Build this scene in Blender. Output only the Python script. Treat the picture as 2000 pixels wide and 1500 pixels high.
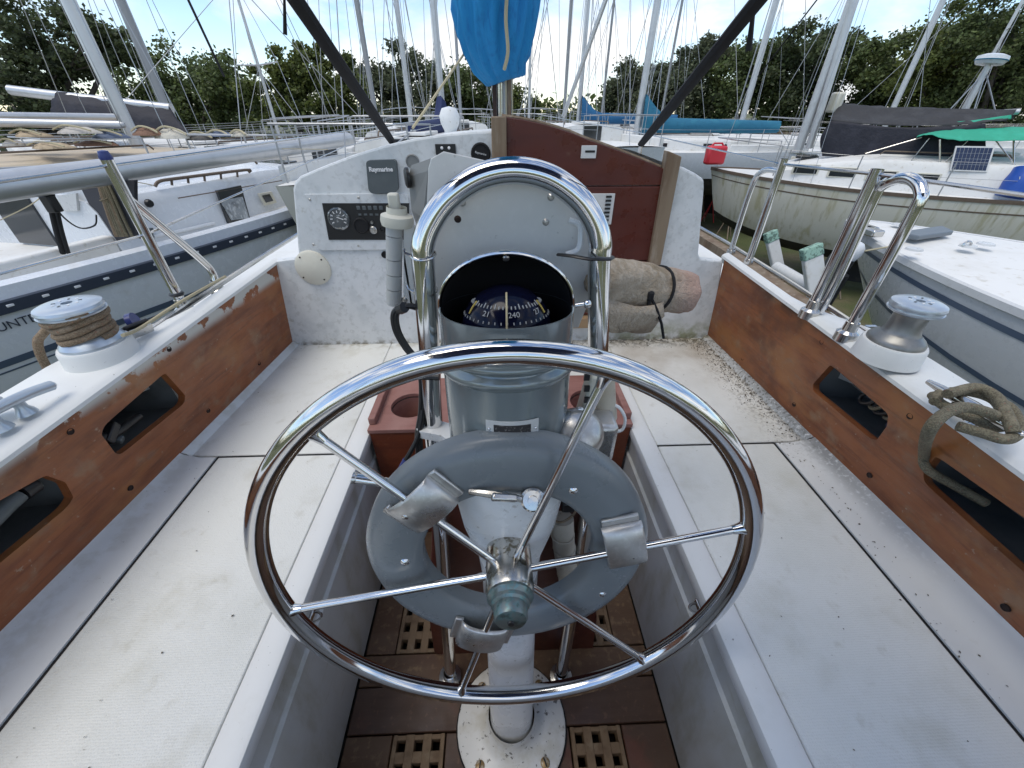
import bpy, bmesh, math, random
from mathutils import Vector as V, Matrix, Euler
from mathutils.geometry import tessellate_polygon
R = math.radians
random.seed(7)
for o in list(bpy.data.objects): bpy.data.objects.remove(o)
scn = bpy.context.scene
# ---------------------------------------------------------------- camera
F, PITCH, YAW, CZ = 760.0, R(35), R(2.06), 3.6      # focal length in px of a 2000 px wide picture
cd = bpy.data.cameras.new('camera'); cam = bpy.data.objects.new('camera', cd)
scn.collection.objects.link(cam); scn.camera = cam
cd.sensor_width = 36; cd.lens = 36*F/2000; cd.clip_start = .02; cd.clip_end = 3000
cam.location = (0, 0, CZ); cam.rotation_euler = (math.pi/2-PITCH, 0, -YAW)
scn.render.resolution_x = 1024; scn.render.resolution_y = 768
# ---------------------------------------------------------------- sky and sun
SUN_EL, SUN_AZ = R(70), R(-125)                        # azimuth from +Y towards +X
wd = bpy.data.worlds.new('World'); scn.world = wd; wd.use_nodes = True
nt = wd.node_tree; nt.nodes.clear()
def wn(t, **k):
    n = nt.nodes.new(t)
    for a, b in k.items(): setattr(n, a, b)
    return n
sky = wn('ShaderNodeTexSky', sky_type='NISHITA', sun_disc=False, sun_elevation=SUN_EL, sun_rotation=SUN_AZ, air_density=1.0, dust_density=.1, ozone_density=3.0)
tc = wn('ShaderNodeTexCoord'); mp = wn('ShaderNodeMapping')
mp.inputs['Scale'].default_value = (1, 1, 2.3); mp.inputs['Location'].default_value = (3.1, 1.7, .45)
nz = wn('ShaderNodeTexNoise'); nz.inputs['Scale'].default_value = 2.6; nz.inputs['Detail'].default_value = 9; nz.inputs['Roughness'].default_value = .56; nz.inputs['Distortion'].default_value = .35
cr = wn('ShaderNodeValToRGB'); cr.color_ramp.elements[0].position = .45; cr.color_ramp.elements[1].position = .60
nz2 = wn('ShaderNodeTexNoise'); nz2.inputs['Scale'].default_value = 4.2; nz2.inputs['Detail'].default_value = 7
cr2 = wn('ShaderNodeValToRGB')
cr2.color_ramp.elements[0].position = .32; cr2.color_ramp.elements[0].color = (4.3, 4.5, 4.8, 1)
cr2.color_ramp.elements[1].position = .62; cr2.color_ramp.elements[1].color = (6.6, 6.55, 6.4, 1)
mx = wn('ShaderNodeMixRGB'); bg = wn('ShaderNodeBackground'); wo = wn('ShaderNodeOutputWorld')
bg.inputs['Strength'].default_value = .12
for a, b in ((tc.outputs['Generated'], mp.inputs[0]), (mp.outputs[0], nz.inputs['Vector']), (mp.outputs[0], nz2.inputs['Vector']), (nz.outputs['Fac'], cr.inputs[0]), (nz2.outputs['Fac'], cr2.inputs[0]), (cr.outputs[0], mx.inputs[0]), (sky.outputs[0], mx.inputs[1]), (cr2.outputs[0], mx.inputs[2]), (mx.outputs[0], bg.inputs[0]), (bg.outputs[0], wo.inputs[0])): nt.links.new(a, b)
sl = bpy.data.lights.new('sun', 'SUN'); so = bpy.data.objects.new('sun', sl); scn.collection.objects.link(so)
sl.energy = 1.3; sl.angle = R(40); sl.color = (1, .93, .82)
so.rotation_euler = (math.pi/2-SUN_EL, 0, math.pi-SUN_AZ); so.location = (0, 0, 30)
scn.view_settings.view_transform = 'Standard'; scn.view_settings.look = 'None'; scn.view_settings.gamma = 1
scn.view_settings.exposure = 0.80
# ---------------------------------------------------------------- helpers
cp, sp, cyw, syw = math.cos(PITCH), math.sin(PITCH), math.cos(YAW), math.sin(YAW)
def ray(px, py):
    u, v = (px-1000)/F, (py-750)/F
    f = cp-v*sp
    return V((u*cyw+f*syw, f*cyw-u*syw, -sp-v*cp))
def P(px, py, x=None, y=None, z=None):
    r = ray(px, py)
    t = x/r.x if x is not None else (y/r.y if y is not None else (z-CZ)/r.z)
    return V((r.x*t, r.y*t, CZ+r.z*t))
def Ppl(px, py, p0, n):
    r = ray(px, py); c = V((0, 0, CZ))
    return c+r*((V(p0)-c).dot(n)/r.dot(n))
def pix(q):
    x, y, z = q[0], q[1], q[2]-CZ
    a, b = x*cyw-y*syw, y*cyw+x*syw
    d, w = b*cp-z*sp, -z*cp-b*sp
    return 1000+F*a/d, 750+F*w/d
COL = scn.collection
def thing(name, label, cat, loc=(0, 0, 0), group=None, kind=None):
    o = bpy.data.objects.new(name, None); COL.objects.link(o); o.location = loc
    o.empty_display_size = .05
    return tag(o, label, cat, group, kind)
def tag(o, label=None, cat=None, group=None, kind=None):
    for k, v in (('label', label), ('category', cat), ('group', group), ('kind', kind)):
        if v: o[k] = v
    return o
def link(o, parent):
    COL.objects.link(o)
    if parent is not None:
        o.parent = parent
        if parent.parent is None: o.matrix_parent_inverse = parent.matrix_basis.inverted()
    return o
def inst(mesh, name, parent, M=None):
    o = bpy.data.objects.new(name, mesh); link(o, parent)
    if M is not None: o.matrix_basis = M
    return o
def frame(axis):
    a = V(axis).normalized()
    t = V((0, 0, 1)) if abs(a.z) < .9 else V((1, 0, 0))
    u = t.cross(a).normalized(); return u, a.cross(u), a
class MB:
    def __init__(s): s.v = []; s.f = []
    def add(s, vs, fs):
        b = len(s.v); s.v += [V(q) for q in vs]; s.f += [tuple(i+b for i in f) for f in fs]; return s
    def box(s, c, d, rot=None):
        c = V(c); h = V(d)*.5; vs = []
        for i in range(8):
            q = V((h.x if i & 1 else -h.x, h.y if i & 2 else -h.y, h.z if i & 4 else -h.z))
            if rot is not None: q = rot @ q
            vs.append(c+q)
        return s.add(vs, [(0, 2, 3, 1), (4, 5, 7, 6), (0, 1, 5, 4), (2, 6, 7, 3), (0, 4, 6, 2), (1, 3, 7, 5)])
    def b2(s, a, b):
        a, b = V(a), V(b); lo = V([min(a[i], b[i]) for i in range(3)]); hi = V([max(a[i], b[i]) for i in range(3)])
        return s.box((lo+hi)/2, hi-lo)
    def loft(s, rings, close=True, cap0=False, cap1=False, loop=False):
        n = len(rings[0]); vs = [q for r in rings for q in r]; fs = []
        m = len(rings)
        for i in range(m if loop else m-1):
            j = (i+1) % m
            for k in range(n if close else n-1):
                l = (k+1) % n
                fs.append((i*n+k, i*n+l, j*n+l, j*n+k))
        if cap0: fs.append(tuple(reversed(range(n))))
        if cap1: fs.append(tuple(range((m-1)*n, m*n)))
        return s.add(vs, fs)
    def tube(s, pts, r, n=10, closed=False, flat=1.0):
        pts = [V(q) for q in pts]; m = len(pts); rr = r if isinstance(r, (list, tuple)) else [r]*m
        rings = []; u = None
        for i in range(m):
            if closed: t = pts[(i+1) % m]-pts[i-1]
            else: t = pts[min(i+1, m-1)]-pts[max(i-1, 0)]
            t.normalize()
            if u is None: u = frame(t)[0]
            u = (u-t*u.dot(t))
            u = u.normalized() if u.length > 1e-6 else frame(t)[0]
            w = t.cross(u)
            rings.append([pts[i]+u*(math.cos(2*math.pi*k/n)*rr[i])+w*(math.sin(2*math.pi*k/n)*rr[i]*flat) for k in range(n)])
        return s.loft(rings, True, not closed, not closed, closed)
    def lathe(s, prof, o=(0, 0, 0), axis=(0, 0, 1), n=32, a0=0, a1=2*math.pi):
        u, w, a = frame(axis); o = V(o); full = abs(a1-a0-2*math.pi) < 1e-6
        k = n if full else n+1
        rings = [[o+a*h+(u*math.cos(a0+(a1-a0)*i/n)+w*math.sin(a0+(a1-a0)*i/n))*max(r, 1e-5) for i in range(k)] for r, h in prof]
        return s.loft(rings, full, False, False)
    def sphere(s, c, r, sc=(1, 1, 1), n=20, m=12, rot=None):
        c = V(c); rings = []
        for i in range(m+1):
            t = math.pi*i/m; ring = []
            for k in range(n):
                a = 2*math.pi*k/n
                q = V((math.sin(t)*math.cos(a)*sc[0], math.sin(t)*math.sin(a)*sc[1], -math.cos(t)*sc[2]))*r
                ring.append(c+(rot @ q if rot is not None else q))
            rings.append(ring)
        return s.loft(rings, True)
    def plate(s, outs, fn, th):
        """outs: 2-D outlines (outer, holes...); fn(u,v,d) -> 3-D point; th: depth"""
        flat = [q for o in outs for q in o]; n = len(flat)
        tri = tessellate_polygon([[V((q[0], q[1], 0)) for q in o] for o in outs])
        vs = [fn(q[0], q[1], 0) for q in flat]+[fn(q[0], q[1], th) for q in flat]
        fs = [tuple(t) for t in tri]+[tuple(i+n for i in reversed(t)) for t in tri]
        b = 0
        for o in outs:
            m = len(o)
            for i in range(m):
                j = (i+1) % m; fs.append((b+i, b+j, b+j+n, b+i+n))
            b += m
        return s.add(vs, fs)
    def mesh(s, name, m, smooth=40, fix=True):
        me = bpy.data.meshes.new(name); me.from_pydata([tuple(q) for q in s.v], [], s.f)
        if fix:
            bm = bmesh.new(); bm.from_mesh(me)
            bmesh.ops.remove_doubles(bm, verts=bm.verts, dist=1e-5)
            bmesh.ops.recalc_face_normals(bm, faces=bm.faces); bm.to_mesh(me); bm.free()
        if smooth:
            me.shade_smooth(); me.set_sharp_from_angle(angle=R(smooth))
        for q in (m if isinstance(m, (list, tuple)) else [m]): me.materials.append(q)
        return me
    def obj(s, name, m, parent=None, smooth=40, bevel=0, fix=True, seg=2):
        o = bpy.data.objects.new(name, s.mesh(name, m, smooth, fix)); link(o, parent)
        if bevel:
            b = o.modifiers.new('bevel', 'BEVEL'); b.width = bevel; b.segments = seg; b.limit_method = 'ANGLE'; b.angle_limit = R(40)
        return o
def clone(o, M=None, parent=None):
    c = o.copy(); COL.objects.link(c); c.parent = parent
    if parent is None and M is not None: c.matrix_basis = M
    for ch in [x for x in bpy.data.objects if x.parent == o]: clone(ch, None, c)
    return c
def text_mesh(txt, size, m, M, name, parent, extrude=.0006, squeeze=1.0, bold=0.0):
    cu = bpy.data.curves.new('t', 'FONT'); cu.body = txt; cu.size = size; cu.extrude = extrude
    cu.align_x = 'CENTER'; cu.align_y = 'CENTER'; cu.offset = bold; cu.resolution_u = 3
    ob = bpy.data.objects.new('t', cu); COL.objects.link(ob)
    dg = bpy.context.evaluated_depsgraph_get()
    me = bpy.data.meshes.new_from_object(ob.evaluated_get(dg)); bpy.data.objects.remove(ob); bpy.data.curves.remove(cu)
    me.name = name; me.materials.clear(); me.materials.append(m)
    me.transform(M @ Matrix.Diagonal((squeeze, 1, 1, 1)))
    o = bpy.data.objects.new(name, me); return link(o, parent)
def basis(o, ux, uy, uz=None):
    ux, uy = V(ux).normalized(), V(uy).normalized(); uz = ux.cross(uy).normalized() if uz is None else V(uz)
    return Matrix(((ux.x, uy.x, uz.x, o[0]), (ux.y, uy.y, uz.y, o[1]), (ux.z, uy.z, uz.z, o[2]), (0, 0, 0, 1)))
def bez(pts, n=8, closed=False):
    """Catmull-Rom through the points"""
    pts = [V(q) for q in pts]; out = []; m = len(pts)
    for i in range(m if closed else m-1):
        a, b, c, d = (pts[(i+k) % m] if closed else pts[min(max(i+k, 0), m-1)] for k in (-1, 0, 1, 2))
        for k in range(n):
            t = k/n
            out.append(.5*((2*b)+(c-a)*t+(2*a-5*b+4*c-d)*t*t+(3*b-a-3*c+d)*t**3))
    if not closed: out.append(pts[-1])
    return out
def roundpoly(pts, r, n=5):
    out = []; m = len(pts)
    for i in range(m):
        a, b, c = V(pts[i-1]).to_2d(), V(pts[i]).to_2d(), V(pts[(i+1) % m]).to_2d()
        k = min(r, (a-b).length*.45, (c-b).length*.45)
        p, q = b+(a-b).normalized()*k, b+(c-b).normalized()*k
        for j in range(n+1):
            t = j/n; out.append(p*(1-t)**2+b*2*t*(1-t)+q*t*t)
    return out
# ---------------------------------------------------------------- materials
def mat(name, col, rough=.5, metal=0.0, layers=(), bump=None, coat=0.0, stretch=None, rvar=0.0, spec=.5, trans=0.0, island=0.0, alpha=1.0, emit=None, zones=()):
    """layers: (scale, lo, hi, colour, strength[, stretch]); bump: (scale, strength, distance)"""
    m = bpy.data.materials.new(name); m.use_nodes = True; t = m.node_tree; b = t.nodes['Principled BSDF']
    b.inputs['Roughness'].default_value = rough; b.inputs['Metallic'].default_value = metal
    b.inputs['Specular IOR Level'].default_value = spec; b.inputs['Coat Weight'].default_value = coat
    b.inputs['Coat Roughness'].default_value = .12
    b.inputs['Transmission Weight'].default_value = trans; b.inputs['Alpha'].default_value = alpha
    c = t.nodes.new('ShaderNodeRGB'); c.outputs[0].default_value = (*col, 1); cur = c.outputs[0]
    co = t.nodes.new('ShaderNodeTexCoord').outputs['Object']
    def noise(scale, st=None, det=8.0, rg=.6, vec=None):
        n = t.nodes.new('ShaderNodeTexNoise'); n.inputs['Scale'].default_value = scale; n.inputs['Detail'].default_value = det; n.inputs['Roughness'].default_value = rg
        if st:
            q = t.nodes.new('ShaderNodeMapping'); q.inputs['Scale'].default_value = st; t.links.new(co, q.inputs[0]); t.links.new(q.outputs[0], n.inputs['Vector'])
        else: t.links.new(co, n.inputs['Vector'])
        return n.outputs['Fac']
    def maprange(s, a, b_, c_=0.0, d=1.0):
        n = t.nodes.new('ShaderNodeMapRange'); n.interpolation_type = 'SMOOTHSTEP'
        for i, v in enumerate((a, b_, c_, d)): n.inputs[i+1].default_value = v
        t.links.new(s, n.inputs[0]); return n.outputs[0]
    for L in layers:
        f = maprange(noise(L[0], L[5] if len(L) > 5 else stretch), L[1], L[2], 0, L[4])
        k = t.nodes.new('ShaderNodeMixRGB'); t.links.new(f, k.inputs[0]); t.links.new(cur, k.inputs[1]); k.inputs[2].default_value = (*L[3], 1); cur = k.outputs[0]
    for axes, sc, lo, hi, colr, stg, *st in zones:
        f = maprange(noise(sc, st[0] if st else None), lo, hi, 0, stg)
        sx = t.nodes.new('ShaderNodeSeparateXYZ'); t.links.new(co, sx.inputs[0])
        for ax, a_, b_ in axes:
            mu = t.nodes.new('ShaderNodeMath'); mu.operation = 'MULTIPLY'; t.links.new(f, mu.inputs[0]); t.links.new(maprange(sx.outputs[ax], a_, b_), mu.inputs[1]); f = mu.outputs[0]
        k = t.nodes.new('ShaderNodeMixRGB'); t.links.new(f, k.inputs[0]); t.links.new(cur, k.inputs[1]); k.inputs[2].default_value = (*colr, 1); cur = k.outputs[0]
    if island:
        g = t.nodes.new('ShaderNodeNewGeometry'); h = t.nodes.new('ShaderNodeHueSaturation')
        t.links.new(maprange(g.outputs['Random Per Island'], 0, 1, 1-island, 1+island), h.inputs['Value']); t.links.new(cur, h.inputs['Color']); cur = h.outputs[0]
    t.links.new(cur, b.inputs['Base Color'])
    if rvar: t.links.new(maprange(noise(14, stretch), .3, .7, max(rough-rvar, .02), rough+rvar), b.inputs['Roughness'])
    if bump:
        n = t.nodes.new('ShaderNodeBump'); n.inputs['Strength'].default_value = bump[1]; n.inputs['Distance'].default_value = bump[2]
        t.links.new(noise(bump[0], bump[3] if len(bump) > 3 else stretch, 4.0), n.inputs['Height']); t.links.new(n.outputs[0], b.inputs['Normal'])
    if emit: b.inputs['Emission Color'].default_value = (*emit[:3], 1); b.inputs['Emission Strength'].default_value = emit[3]
    return m

MOLD = (.035, .033, .025); DIRT = (.30, .27, .19); ALG = (.22, .24, .10)
seat_zones = [([('X', .52, .84)], 38, .44, .56, MOLD, .95), ([('X', .845, .89), ('Y', .3, .8)], 90, .30, .50, MOLD, .6), ([('Y', .95, 1.42), ('X', .05, .55)], 6, .2, .75, (.27, .215, .155), .8), ([('Y', 1.34, 1.43), ('X', .1, .6)], 55, .42, .55, MOLD, .85),
              ([('X', -.815, -.86)], 24, .42, .62, DIRT, .25), ([('Y', 1.36, 1.43)], 26, .42, .6, DIRT, .5)]
seat_zones[0] = ([('X', .72, .89), ('Y', .6, 1.1)], 110, .50, .62, (.07, .06, .045), .85)
gel = mat('gelcoat', (.68, .69, .68), .5, layers=[(2.2, .5, .75, (.52, .54, .50), .5), (9, .52, .75, (.50, .50, .44), .35), (150, .68, .72, (.12, .11, .09), .7)], rvar=.1, bump=(35, .12, .002))
gel_wall = mat('gelcoat_well', (.56, .575, .57), .45, layers=[(3, .45, .7, (.42, .41, .34), .65, (1, 1, .35)), (11, .5, .72, (.32, .30, .20), .55, (1, 1, .3)), (40, .6, .72, (.40, .38, .3), .5, (1, .25, 1)), (170, .69, .73, (.1, .09, .07), .7)], rvar=.1)
gel_bulk = mat('gelcoat_bulkhead', (.65, .67, .675), .42, layers=[(4, .45, .7, (.53, .56, .57), .7), (14, .46, .66, (.47, .50, .51), .55), (55, .52, .66, (.46, .475, .47), .55), (24, .64, .74, (.40, .395, .35), .6)], rvar=.1, bump=(60, .15, .0015),
               zones=[([('Z', 2.93, 2.82), ('X', .3, .6)], 14, .35, .6, ALG, .8), ([('Z', 2.845, 2.815)], 40, .4, .6, (.16, .14, .09), .8), ([('X', .6, .75), ('Z', 3.2, 3.4)], 8, .45, .65, (.42, .41, .34), .5)])
def nonskid(name, st):
    m = mat(name, (.66, .67, .645), .62, layers=[(2.4, .48, .72, (.53, .54, .50), .6), (7, .52, .75, (.46, .45, .38), .45), (26, .57, .75, (.40, .38, .31), .35), (130, .70, .735, (.09, .08, .06), .8), (52, .735, .75, (.07, .06, .045), .85)], zones=seat_zones)
    t = m.node_tree; b = t.nodes['Principled BSDF']; vo = t.nodes.new('ShaderNodeTexVoronoi'); vo.inputs['Scale'].default_value = 260; vo.inputs['Randomness'].default_value = .35
    t.links.new(t.nodes['Texture Coordinate'].outputs['Object'], vo.inputs['Vector'])
    bp = t.nodes.new('ShaderNodeBump'); bp.inputs['Strength'].default_value = .55; bp.inputs['Distance'].default_value = .0016; bp.invert = True
    t.links.new(vo.outputs['Distance'], bp.inputs['Height']); t.links.new(bp.outputs[0], b.inputs['Normal'])
    return m
skid = nonskid('nonskid_gelcoat', 1)
shelf_m = mat('gelcoat_waterway', (.63, .65, .65), .45, layers=[(5, .48, .78, (.54, .55, .53), .5), (22, .6, .75, (.48, .47, .42), .35), (120, .69, .73, (.08, .07, .05), .8), (48, .735, .75, (.06, .05, .04), .85)], zones=seat_zones)
WST = (1, .14, 1)
PEEL = (.52, .52, .49)
def varnish(name, side):
    return mat(name, (.27, .088, .029), .42, layers=[(26, .40, .72, (.12, .034, .013), .75, (1, .16, 1)), (90, .5, .7, (.10, .03, .012), .5, (1, .07, 1)), (7, .48, .66, (.33, .135, .042), .7, (1, .5, 1)), (12, .54, .70, (.27, .17, .10), .6), (5, .54, .68, (.10, .036, .02), .65), (30, .56, .7, (.20, .12, .075), .55, (1, .4, 1)), (70, .64, .72, (.33, .25, .18), .65)],
               rvar=.14, bump=(60, .2, .0015, (1, .12, 1)),
               zones=[([('Z', 3.085, 3.115)], 10, .44, .47, PEEL, 1.0)] if side < 0 else [([('Z', 3.095, 3.13)], 9, .42, .62, (.055, .028, .018), .85)])
wood_l, wood_r = varnish('worn_varnish_port', -1), varnish('worn_varnish_starboard', 1)
mahog = mat('red_mahogany', (.085, .016, .009), .34, layers=[(24, .42, .7, (.062, .011, .008), .8, (.1, 1, 1)), (6, .5, .75, (.15, .033, .016), .6, (.2, 1, 1)), (10, .62, .75, (.22, .13, .09), .35)], rvar=.12, bump=(70, .12, .001, (.1, 1, 1)))
mahog_d = mat('dark_mahogany', (.085, .018, .010), .38, layers=[(22, .42, .7, (.045, .012, .008), .8, (1, 1, .12)), (60, .56, .7, (.15, .05, .025), .6)], rvar=.1)
weather = mat('weathered_teak', (.22, .165, .11), .75, layers=[(18, .42, .68, (.13, .08, .045), .8, (1, 1, .12)), (50, .5, .7, (.34, .29, .23), .6, (1, 1, .15)), (5, .52, .68, (.16, .075, .035), .7)], bump=(80, .4, .002, (1, 1, .12)))
pinkwood = mat('sunbleached_mahogany', (.26, .125, .105), .6, layers=[(20, .42, .7, (.16, .06, .045), .7, (.15, 1, 1)), (6, .5, .7, (.34, .2, .17), .5)])
teak = mat('grating_teak', (.115, .066, .036), .6, layers=[(22, .4, .7, (.085, .04, .018), .8, (.2, 1, 1)), (60, .52, .7, (.25, .16, .08), .55), (5, .5, .68, (.07, .028, .014), .65)], bump=(90, .3, .001))
teak_pale = mat('bleached_grating_teak', (.19, .125, .07), .7, layers=[(40, .45, .7, (.11, .066, .034), .7), (9, .48, .68, (.11, .055, .028), .75), (25, .55, .7, (.26, .2, .13), .5)], bump=(90, .35, .001))
teak_d = mat('wet_dark_teak', (.085, .047, .028), .5, layers=[(22, .4, .7, (.05, .022, .012), .8, (.14, 1, 1)), (70, .55, .72, (.17, .09, .05), .5), (6, .55, .7, (.15, .05, .03), .6)], rvar=.12)
steel = mat('polished_stainless', (.70, .70, .70), .09, 1.0, layers=[(30, .55, .75, (.60, .59, .57), .4)], rvar=.03)
steel_w = mat('worn_stainless', (.58, .57, .55), .2, 1.0, layers=[(40, .5, .75, (.40, .37, .32), .6), (90, .62, .72, (.20, .15, .10), .5)], rvar=.08)
chrome_pit = mat('pitted_chrome', (.62, .60, .56), .24, 1.0, layers=[(55, .52, .60, (.16, .13, .08), .85), (20, .5, .7, (.45, .42, .36), .5)], rvar=.06)
bronze = mat('green_bronze', (.20, .235, .23), .38, .75, layers=[(90, .46, .6, (.15, .30, .31), .8), (45, .5, .65, (.08, .075, .06), .8)])
alu = mat('brushed_aluminium', (.56, .56, .55), .38, .75, layers=[(12, .45, .7, (.46, .45, .43), .6), (80, .5, .7, (.66, .66, .65), .4)], rvar=.1)
alu_w = mat('cast_aluminium', (.55, .54, .52), .34, .85, layers=[(24, .45, .7, (.40, .39, .37), .7), (120, .5, .66, (.68, .67, .65), .5)], rvar=.12, bump=(150, .25, .0008))
alu_plate = mat('oxidised_aluminium_sheet', (.64, .64, .625), .5, .12, layers=[(10, .45, .7, (.56, .56, .545), .6), (70, .5, .7, (.70, .70, .68), .4), (120, .66, .72, (.36, .36, .34), .5)], rvar=.1)
white_p = mat('white_paint', (.72, .73, .73), .3, layers=[(12, .5, .72, (.58, .58, .55), .5), (90, .62, .70, (.25, .22, .17), .5)], rvar=.08)
chip_p = mat('chipped_white_paint', (.68, .68, .66), .42, layers=[(14, .5, .7, (.50, .47, .38), .6), (75, .60, .66, (.10, .09, .08), .9), (30, .6, .72, (.35, .30, .2), .6)], rvar=.1)
cream_p = mat('aged_cream_plastic', (.62, .60, .51), .45, layers=[(14, .5, .7, (.52, .49, .4), .5)])
grey_p = mat('grey_plastic', (.175, .195, .205), .30, layers=[(5, .42, .72, (.15, .168, .178), .6), (12, .5, .75, (.20, .22, .23), .4), (120, .69, .74, (.32, .33, .33), .4)], rvar=.06)
slate_p = mat('slate_plastic', (.085, .10, .105), .5, layers=[(20, .5, .7, (.11, .125, .13), .5)])
shade_p = mat('grey_green_plastic', (.20, .205, .20), .5, layers=[(10, .45, .7, (.155, .16, .165), .6)])
binn_m = mat('binnacle_enamel', (.21, .245, .25), .16, .35, layers=[(6, .45, .7, (.17, .20, .205), .6), (40, .55, .72, (.26, .285, .28), .4)], rvar=.05, coat=.5)
black = mat('black_plastic', (.012, .012, .013), .4)
black_m = mat('matt_black', (.006, .006, .007), .8)
blackcloth = mat('black_webbing', (.008, .008, .010), .85, bump=(300, .3, .001))
printw = mat('white_print', (.75, .75, .75), .5)
glassdome = mat('compass_dome', (.004, .005, .016), .12, spec=.22)
yellow = mat('yellow_mark', (.45, .33, .06), .5)
screw_m = mat('screw_steel', (.45, .44, .42), .3, .9)
hole_m = mat('dark_bolt_hole', (.02, .009, .006), .8)
rope_m = mat('tan_braid', (.27, .205, .135), .85, layers=[(420, .44, .56, (.15, .10, .06), .8), (40, .5, .7, (.38, .30, .22), .6), (200, .6, .66, (.35, .13, .08), .6)], bump=(420, .9, .003))
rope_g = mat('green_grey_braid', (.205, .18, .115), .85, layers=[(420, .44, .56, (.09, .075, .05), .8), (40, .5, .7, (.28, .24, .16), .6), (220, .6, .66, (.30, .10, .06), .5)], bump=(220, .9, .003))
rope_y = mat('cream_line', (.42, .37, .24), .8, bump=(300, .6, .002))
blue_p = mat('blue_plastic', (.03, .045, .18), .35)
towel_m = mat('grimy_terry_cloth', (.40, .33, .25), .95, layers=[(5, .46, .62, (.19, .145, .085), .85), (70, .45, .62, (.50, .43, .35), .6), (12, .5, .7, (.26, .2, .13), .6)], bump=(160, 1.0, .006), zones=[([('X', .29, .37)], 8, .2, .4, (.42, .27, .22), .8)])
hose_m = mat('stained_white_hose', (.52, .48, .40), .6, layers=[(8, .45, .7, (.40, .33, .23), .6), (60, .6, .7, (.2, .14, .08), .5)])
canvas_b = mat('blue_canvas', (.006, .20, .46), .8, layers=[(5, .45, .7, (.012, .21, .52), .7, (1, 1, .3)), (30, .5, .7, (.004, .11, .33), .5, (1, 1, .25))], bump=(14, .4, .02, (1, 1, .2)))
canvas_n = mat('navy_canvas', (.010, .022, .085), .8)
canvas_bd = mat('dull_blue_canvas', (.012, .095, .22), .85, layers=[(3, .45, .7, (.02, .14, .28), .7), (12, .5, .7, (.01, .06, .14), .5)], bump=(8, .4, .03))
canvas_t = mat('teal_canvas', (.016, .13, .22), .85, layers=[(3, .45, .7, (.03, .19, .27), .7), (12, .5, .7, (.01, .09, .17), .5)], bump=(8, .4, .03))
# ================================================================ own sailboat: cockpit moulding
S, T, YB, YA = 2.33, 2.815, 1.43, -.75
own = thing('sailboat', 'white sailboat with varnished coaming boards, the one whose open cockpit holds the steering wheel', 'sailboat', (0, 1.43, 0))
def cb(side, y, s, d=0.0):
    """coaming board surface: y along the boat, s 0 bottom to 1 top, d outward depth"""
    k = YB-y
    if side < 0: xb, xt = -.846-.06*k, -.80-.055*k
    else: xb, xt = .876+.04*k, .846+.014*k
    zb, zt = T, 3.152-.045*k
    return V((xb+(xt-xb)*s+side*d, y, zb+(zt-zb)*s))
def cbpix(side, px, py):
    p0 = cb(side, .8, .5); n = (cb(side, 1.4, .5)-cb(side, .2, .5)).cross(cb(side, .8, 1)-cb(side, .8, 0)).normalized()
    q = Ppl(px, py, p0, n); a, b = cb(side, q.y, 0), cb(side, q.y, 1)
    return (q.y, (q.z-a.z)/(b.z-a.z))
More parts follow.
